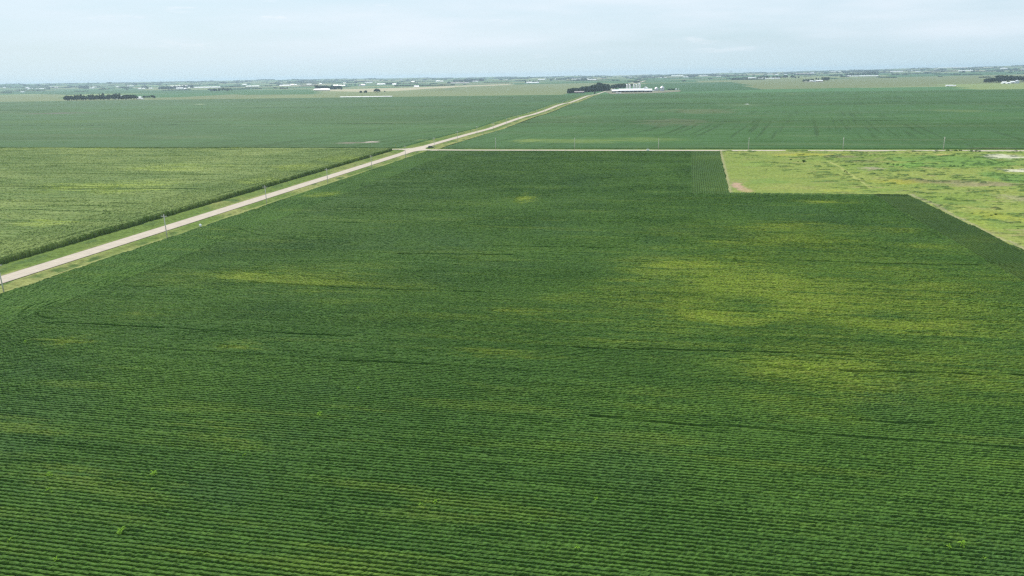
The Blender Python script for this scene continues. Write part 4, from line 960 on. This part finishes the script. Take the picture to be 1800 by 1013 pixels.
barn_px(1430, 1434.5, 144, 3.4, 'white farmhouse gable in the olive corn', name='farmhouse', cat='house', wins=1, rz=1.3)
barn_px(1434.5, 1444.5, 143.8, 2.6, 'white building with pinkish wall right of the farmhouse gable', wall=M_PINK)
barn_px(1466, 1471.5, 127.3, 1.6, 'white shed near the horizon above the lone clump')
barn_px(1473.5, 1475.5, 127.2, 1.6, 'tiny white shed near the horizon above the lone clump')
for (a_, b_, h_, lab) in ((1490.5, 1494.5, 1.8, 'short white hog shed at the left end of the row'), (1497.5, 1502, 1.4, 'second white hog shed from the left of the row'), (1503, 1515, 1.5, 'long white hog shed in the middle of the row'), (1516.5, 1524.5, 1.6, 'white hog shed right of the middle of the row'), (1525.5, 1539, 1.6, 'long white hog shed at the right end of the row')):
    barn_px(a_, b_, 135 - (a_ - 1490) * .018, h_, lab, 'white hog sheds before the long row', depth=22)
barn_px(1573, 1580, 126.8, 1.6, 'white shed near the horizon right of the long row')
barn_px(1693, 1703, 125.4, 1.6, 'pale shed at the left end of the hazy trees above the right corn', depth=25)
barn_px(1760.5, 1764.5, 122, 2.4, 'pale building near the horizon above the far right farm, left one')
barn_px(1765, 1770.5, 122, 1.8, 'pale building near the horizon above the far right farm, right one')
barn_px(1763, 1770, 147.4, 3.6, 'largest white machine shed of the far right farm', depth=18, doors=1)
barn_px(1770.5, 1776, 147.6, 2.6, 'white shed right of the machine shed at the far right farm', depth=14)
barn_px(1776.5, 1784, 147.0, 4.0, 'white farmhouse between machine shed and grain bin', name='farmhouse', cat='house', wins=2)
barn_px(1663, 1676, 152.0, 2.4, 'long pale tan shed alone at the corn edge, right', roof=M_ROOFW, wall=M_CONC, depth=9, doors=2)
barn_px(1677, 1680.3, 151.8, 2.0, 'small pale shed just right of the long tan shed', doors=1)
GF = 'faint white farm buildings near the left horizon'
for (u, v, w, h) in ((5, 155.2, 4, 1.8), (46, 156.2, 3, 2.6), (56, 157, 16, 1.3), (74, 156.6, 5, 1.2), (87, 153.6, 5, 1.2), (95, 155, 7, 2.0), (157, 156, 7, 1.5), (164, 154.2, 4, 1.2), (204, 153.4, 4, 1.2), (226, 152, 5, 1.2), (243, 157.2, 3, 1.4), (250, 156.6, 3, 1.4), (263, 156.2, 3, 1.4), (496, 151, 10, 1.4), (512, 149.8, 3, 1.4), (517, 149.6, 3, 1.2), (37, 162.6, 3, 1.3)):
    barn_px(u, u + w, v, h, 'faint white farm building near the horizon at left', GF, depth=18)
GF = 'faint white farm buildings near the middle and right horizon'
for (u, v, w, h) in ((541, 149, 4, 1.2), (562, 148, 3, 1.2), (604, 147, 3, 1.2), (645, 145.6, 6, 1.1), (724, 144.6, 3, 1.6), (768, 143.6, 2.5, 1.6), (775, 143.8, 2, 1.4), (846, 142.4, 2, 1.6), (1106, 136.4, 3, 1), (1163, 137, 6, 1), (1352, 131.6, 3, 1.4), (1365, 132, 2, 1.4), (1380, 132, 2.4, 1.4), (1600, 125, 3, 1.2), (1612, 126.4, 4, 1), (1644, 122.6, 4, 1.2), (1672, 121.8, 5, 1), (1705, 123.6, 3, 1.2), (1797, 123, 4, 1.8)):
    barn_px(u, u + w, v, h, 'faint white farm building near the middle or right horizon', GF, depth=18)

# far masts and towers
def turbine(u, vb, vt, lab):
    p = at(u, vb); s = mpp(p); H = (vb - vt) * s * .72; o = empty('wind_turbine', ground_pt(p[0], p[1]), random.uniform(-.5, .5))
    MB().tube((0, 0, 0), (0, 0, H), H * .028, H * .018, 12).build('tower', M_WHITE, o, smooth=True)
    MB().box(-H * .02, H * .02, -H * .06, H * .05, H * .99, H * 1.03).build('nacelle', M_WHITE, o)
    MB().tube((0, -H * .06, H * 1.01), (0, -H * .09, H * 1.01), H * .018, H * .006).build('hub', M_WHITE, o)
    a0 = random.uniform(0, 2)
    for k in range(3):
        a = a0 + k * 2.094
        MB().tube((0, -H * .07, H * 1.01), (math.sin(a) * H * .42, -H * .07, H * 1.01 + math.cos(a) * H * .42), H * .014, H * .004, 5).build('blade', M_WHITE, o)
    tag(o, lab, 'wind turbine')
turbine(794, 139.5, 131.2, 'faint white wind turbine at the horizon above the pale pink roof')
turbine(780, 140, 134.5, 'faint small wind turbine at the horizon, left of the taller one')
turbine(707.5, 142, 136.6, 'faint small wind turbine at the horizon, above the low dark row')
p = at(690.5, 142); s = mpp(p); ms = empty('radio_mast', ground_pt(p[0], p[1])); H = 8.5 * s
MB().tube((0, 0, 0), (0, 0, H), .9, .5, 6).build('mast', M_GALV, ms)
for a in (0, 2.1, 4.2):
    MB().tube((0, 0, H * .8), (math.cos(a) * H * .4, math.sin(a) * H * .4, 0), .12, .12, 4).build('guy_wire', M_GALV, ms)
tag(ms, 'thin grey radio mast at the horizon above the low dark row', 'mast')
def elevator(u0, u1, vb, vt, lab):
    a, b = at(u0, vb), at(u1, vb); s = mpp(a); L = (u1 - u0) * s; H = (vb - vt) * s; o = empty('grain_elevator', ground_pt((a[0] + b[0]) / 2, a[1])); r_ = L / 8
    for k in range(4):
        MB().lathe([(r_, 0), (r_, H * .7), (.01, H * .74)], 14, -L / 2 + r_ * (2 * k + 1), 0).build('bin', M_CONC, o)
    MB().box(-L * .12, L * .3, -r_ * .8, r_ * .8, H * .7, H).build('headhouse', M_CONC, o)
    tag(o, lab, 'grain elevator')
elevator(1282, 1289, 127.6, 123.6, 'faint grey grain elevator on the horizon right of centre')
elevator(703, 706, 141.6, 138.6, 'tiny dark grain elevator on the horizon left of centre')

# ------------------------------------------------------------------ far belts of trees that read as one mass
rg = np.random.default_rng(44); FB = []
for _ in range(900):
    d = 4800 + 9000 * rg.random() ** .55; a = math.radians(rg.uniform(-48, 27)); cx, cy = d * math.sin(a), d * math.cos(a)
    ln = rg.choice([30, 60, 110, 220, 420], p=[.34, .3, .2, .11, .05]); ew = rg.random() < .75
    if rg.random() < .5: cy = 2164 + round((cy - 2164) / 804.6) * 804.6 + rg.uniform(-30, 30)
    if rg.random() < .3: cx = -187 + round((cx + 187) / 804.6) * 804.6 + rg.uniform(-30, 30)
    H = rg.uniform(6, 13) * (.75 + .25 * (d > 8000)); k = max(3, int(ln / 9))
    for i in range(k):
        t = (i / k - .5) * ln
        FB.append((cx + (t if ew else rg.normal(0, 4)), cy + (rg.normal(0, 4) if ew else t), H * rg.uniform(.6, 1.15), rg.uniform(5, 9)))
low_crowns(FB, 'distant_tree_belts', 'hazy blue belts and clumps of trees along the far horizon', 'distant trees')

# ------------------------------------------------------------------ bright weeds standing in the soybeans
def weed_mesh(seed):
    rg = np.random.default_rng(seed); V = []; Fc = []
    for i in range(26):
        a = rg.uniform(0, 6.28); z0 = rg.uniform(.55, 1.15); L = rg.uniform(.25, .55); up_ = rg.uniform(-.1, .35); w = rg.uniform(.05, .10)
        d = np.array([math.cos(a), math.sin(a), 0]); sd_ = np.array([-math.sin(a), math.cos(a), 0]); b0 = np.array([0, 0, z0]); mid = b0 + d * L * .5 + (0, 0, up_ * .7); tip = b0 + d * L + (0, 0, up_ * .3)
        k = len(V); V += [tuple(b0), tuple(mid + sd_ * w), tuple(tip), tuple(mid - sd_ * w)]; Fc.append((k, k + 1, k + 2, k + 3))
    me = bpy.data.meshes.new('leaves'); me.from_pydata(V, [], Fc); me.update(); me.materials.append(M_WEED); return me
WM = [weed_mesh(s) for s in (1, 2, 3)]
sm = MB().tube((0, 0, .1), (0, 0, 1.15), .02, .01, 6); stm = bpy.data.meshes.new('stem'); stm.from_pydata(sm.v, [], sm.f); stm.update(); stm.materials.append(M_WEED)
WL = ['upper bright weed of the group near the lower left corner', 'lower bright weed of the group near the lower left corner', 'small weed touching the lower one near the lower left corner', 'large bright weed right of the lower left pair', 'small weed just below the large one at lower left', 'largest bright weed in the rows at the lower left', 'faint weed by the left edge near the bottom', 'weed at the bottom left, right of the edge one', 'tiny weed at the very bottom left', 'bright weed alone left of the middle foreground', 'right faint weed of the pair in the left foreground', 'left faint weed of the pair in the left foreground', 'weed below the left pale green streak', 'weed below the middle of the left pale green streak', 'left weed in the lower middle foreground', 'right weed in the lower middle foreground', 'weed near the bottom middle of the photo', 'bright weed in the lower right corner, larger of two', 'bright weed in the lower right corner, smaller of two', 'weed in the right middle foreground', 'weed at the left edge below the turning tracks', 'faint weed above the lower left group', 'weed in the centre left midground rows', 'upper weed of the pair right of the white marker', 'lower weed of the pair right of the white marker', 'weed at the right among the yellowed rows', 'weed in the lower middle, above the bottom one', 'weed at the far bottom right corner']
for wi, (u, v, s) in enumerate(((88, 840, 1.1), (85, 865, .9), (91, 867, .7), (271, 838, 1.25), (269, 863, .7), (214, 940, 1.3), (18, 953, .8), (100, 988, .9), (49, 988, .6), (562, 733, 1.2), (430, 803, .8), (410, 796, .7), (400, 520, .9), (545, 520, .9), (740, 890, .8), (765, 886, .9), (1015, 968, .9), (1690, 963, 1.2), (1668, 966, .9), (1048, 880, .8), (45, 604, 1.0), (115, 812, .6), (630, 686, .9), (443, 403, 1.0), (444, 409, 1.0), (1612, 430, 1.0), (930, 925, .7), (1730, 985, .7))):
    p = at(u, v, .5); r_ = empty('weed_plant', (p[0], p[1], 0), random.uniform(0, 6)); r_.scale = (s, s, min(s, 1.15))
    for me, nm_ in ((random.choice(WM), 'leaves'), (stm, 'stem')):
        o = bpy.data.objects.new(nm_, me); COL.objects.link(o); o.parent = r_
    tag(r_, WL[wi], 'weed', 'tall weeds in the soybean rows')

# ------------------------------------------------------------------ haze
hz = MB().box(-16500, 16500, -450, 16500, -32, 80).build('haze', M_WHITE)
hm = bpy.data.materials.new('haze_air'); hm.use_nodes = True; t = hm.node_tree; t.nodes.clear()
ou = t.nodes.new('ShaderNodeOutputMaterial'); pv = t.nodes.new('ShaderNodeVolumePrincipled')
pv.inputs['Color'].default_value = (.66, .86, 1.0, 1); pv.inputs['Density'].default_value = 6.0e-5; pv.inputs['Anisotropy'].default_value = .25
t.links.new(pv.outputs[0], ou.inputs['Volume']); hm.cycles.volume_sampling = 'DISTANCE'; hz.data.materials.clear(); hz.data.materials.append(hm)
tag(hz, 'pale summer haze lying over the farmland', 'haze', kind='stuff')
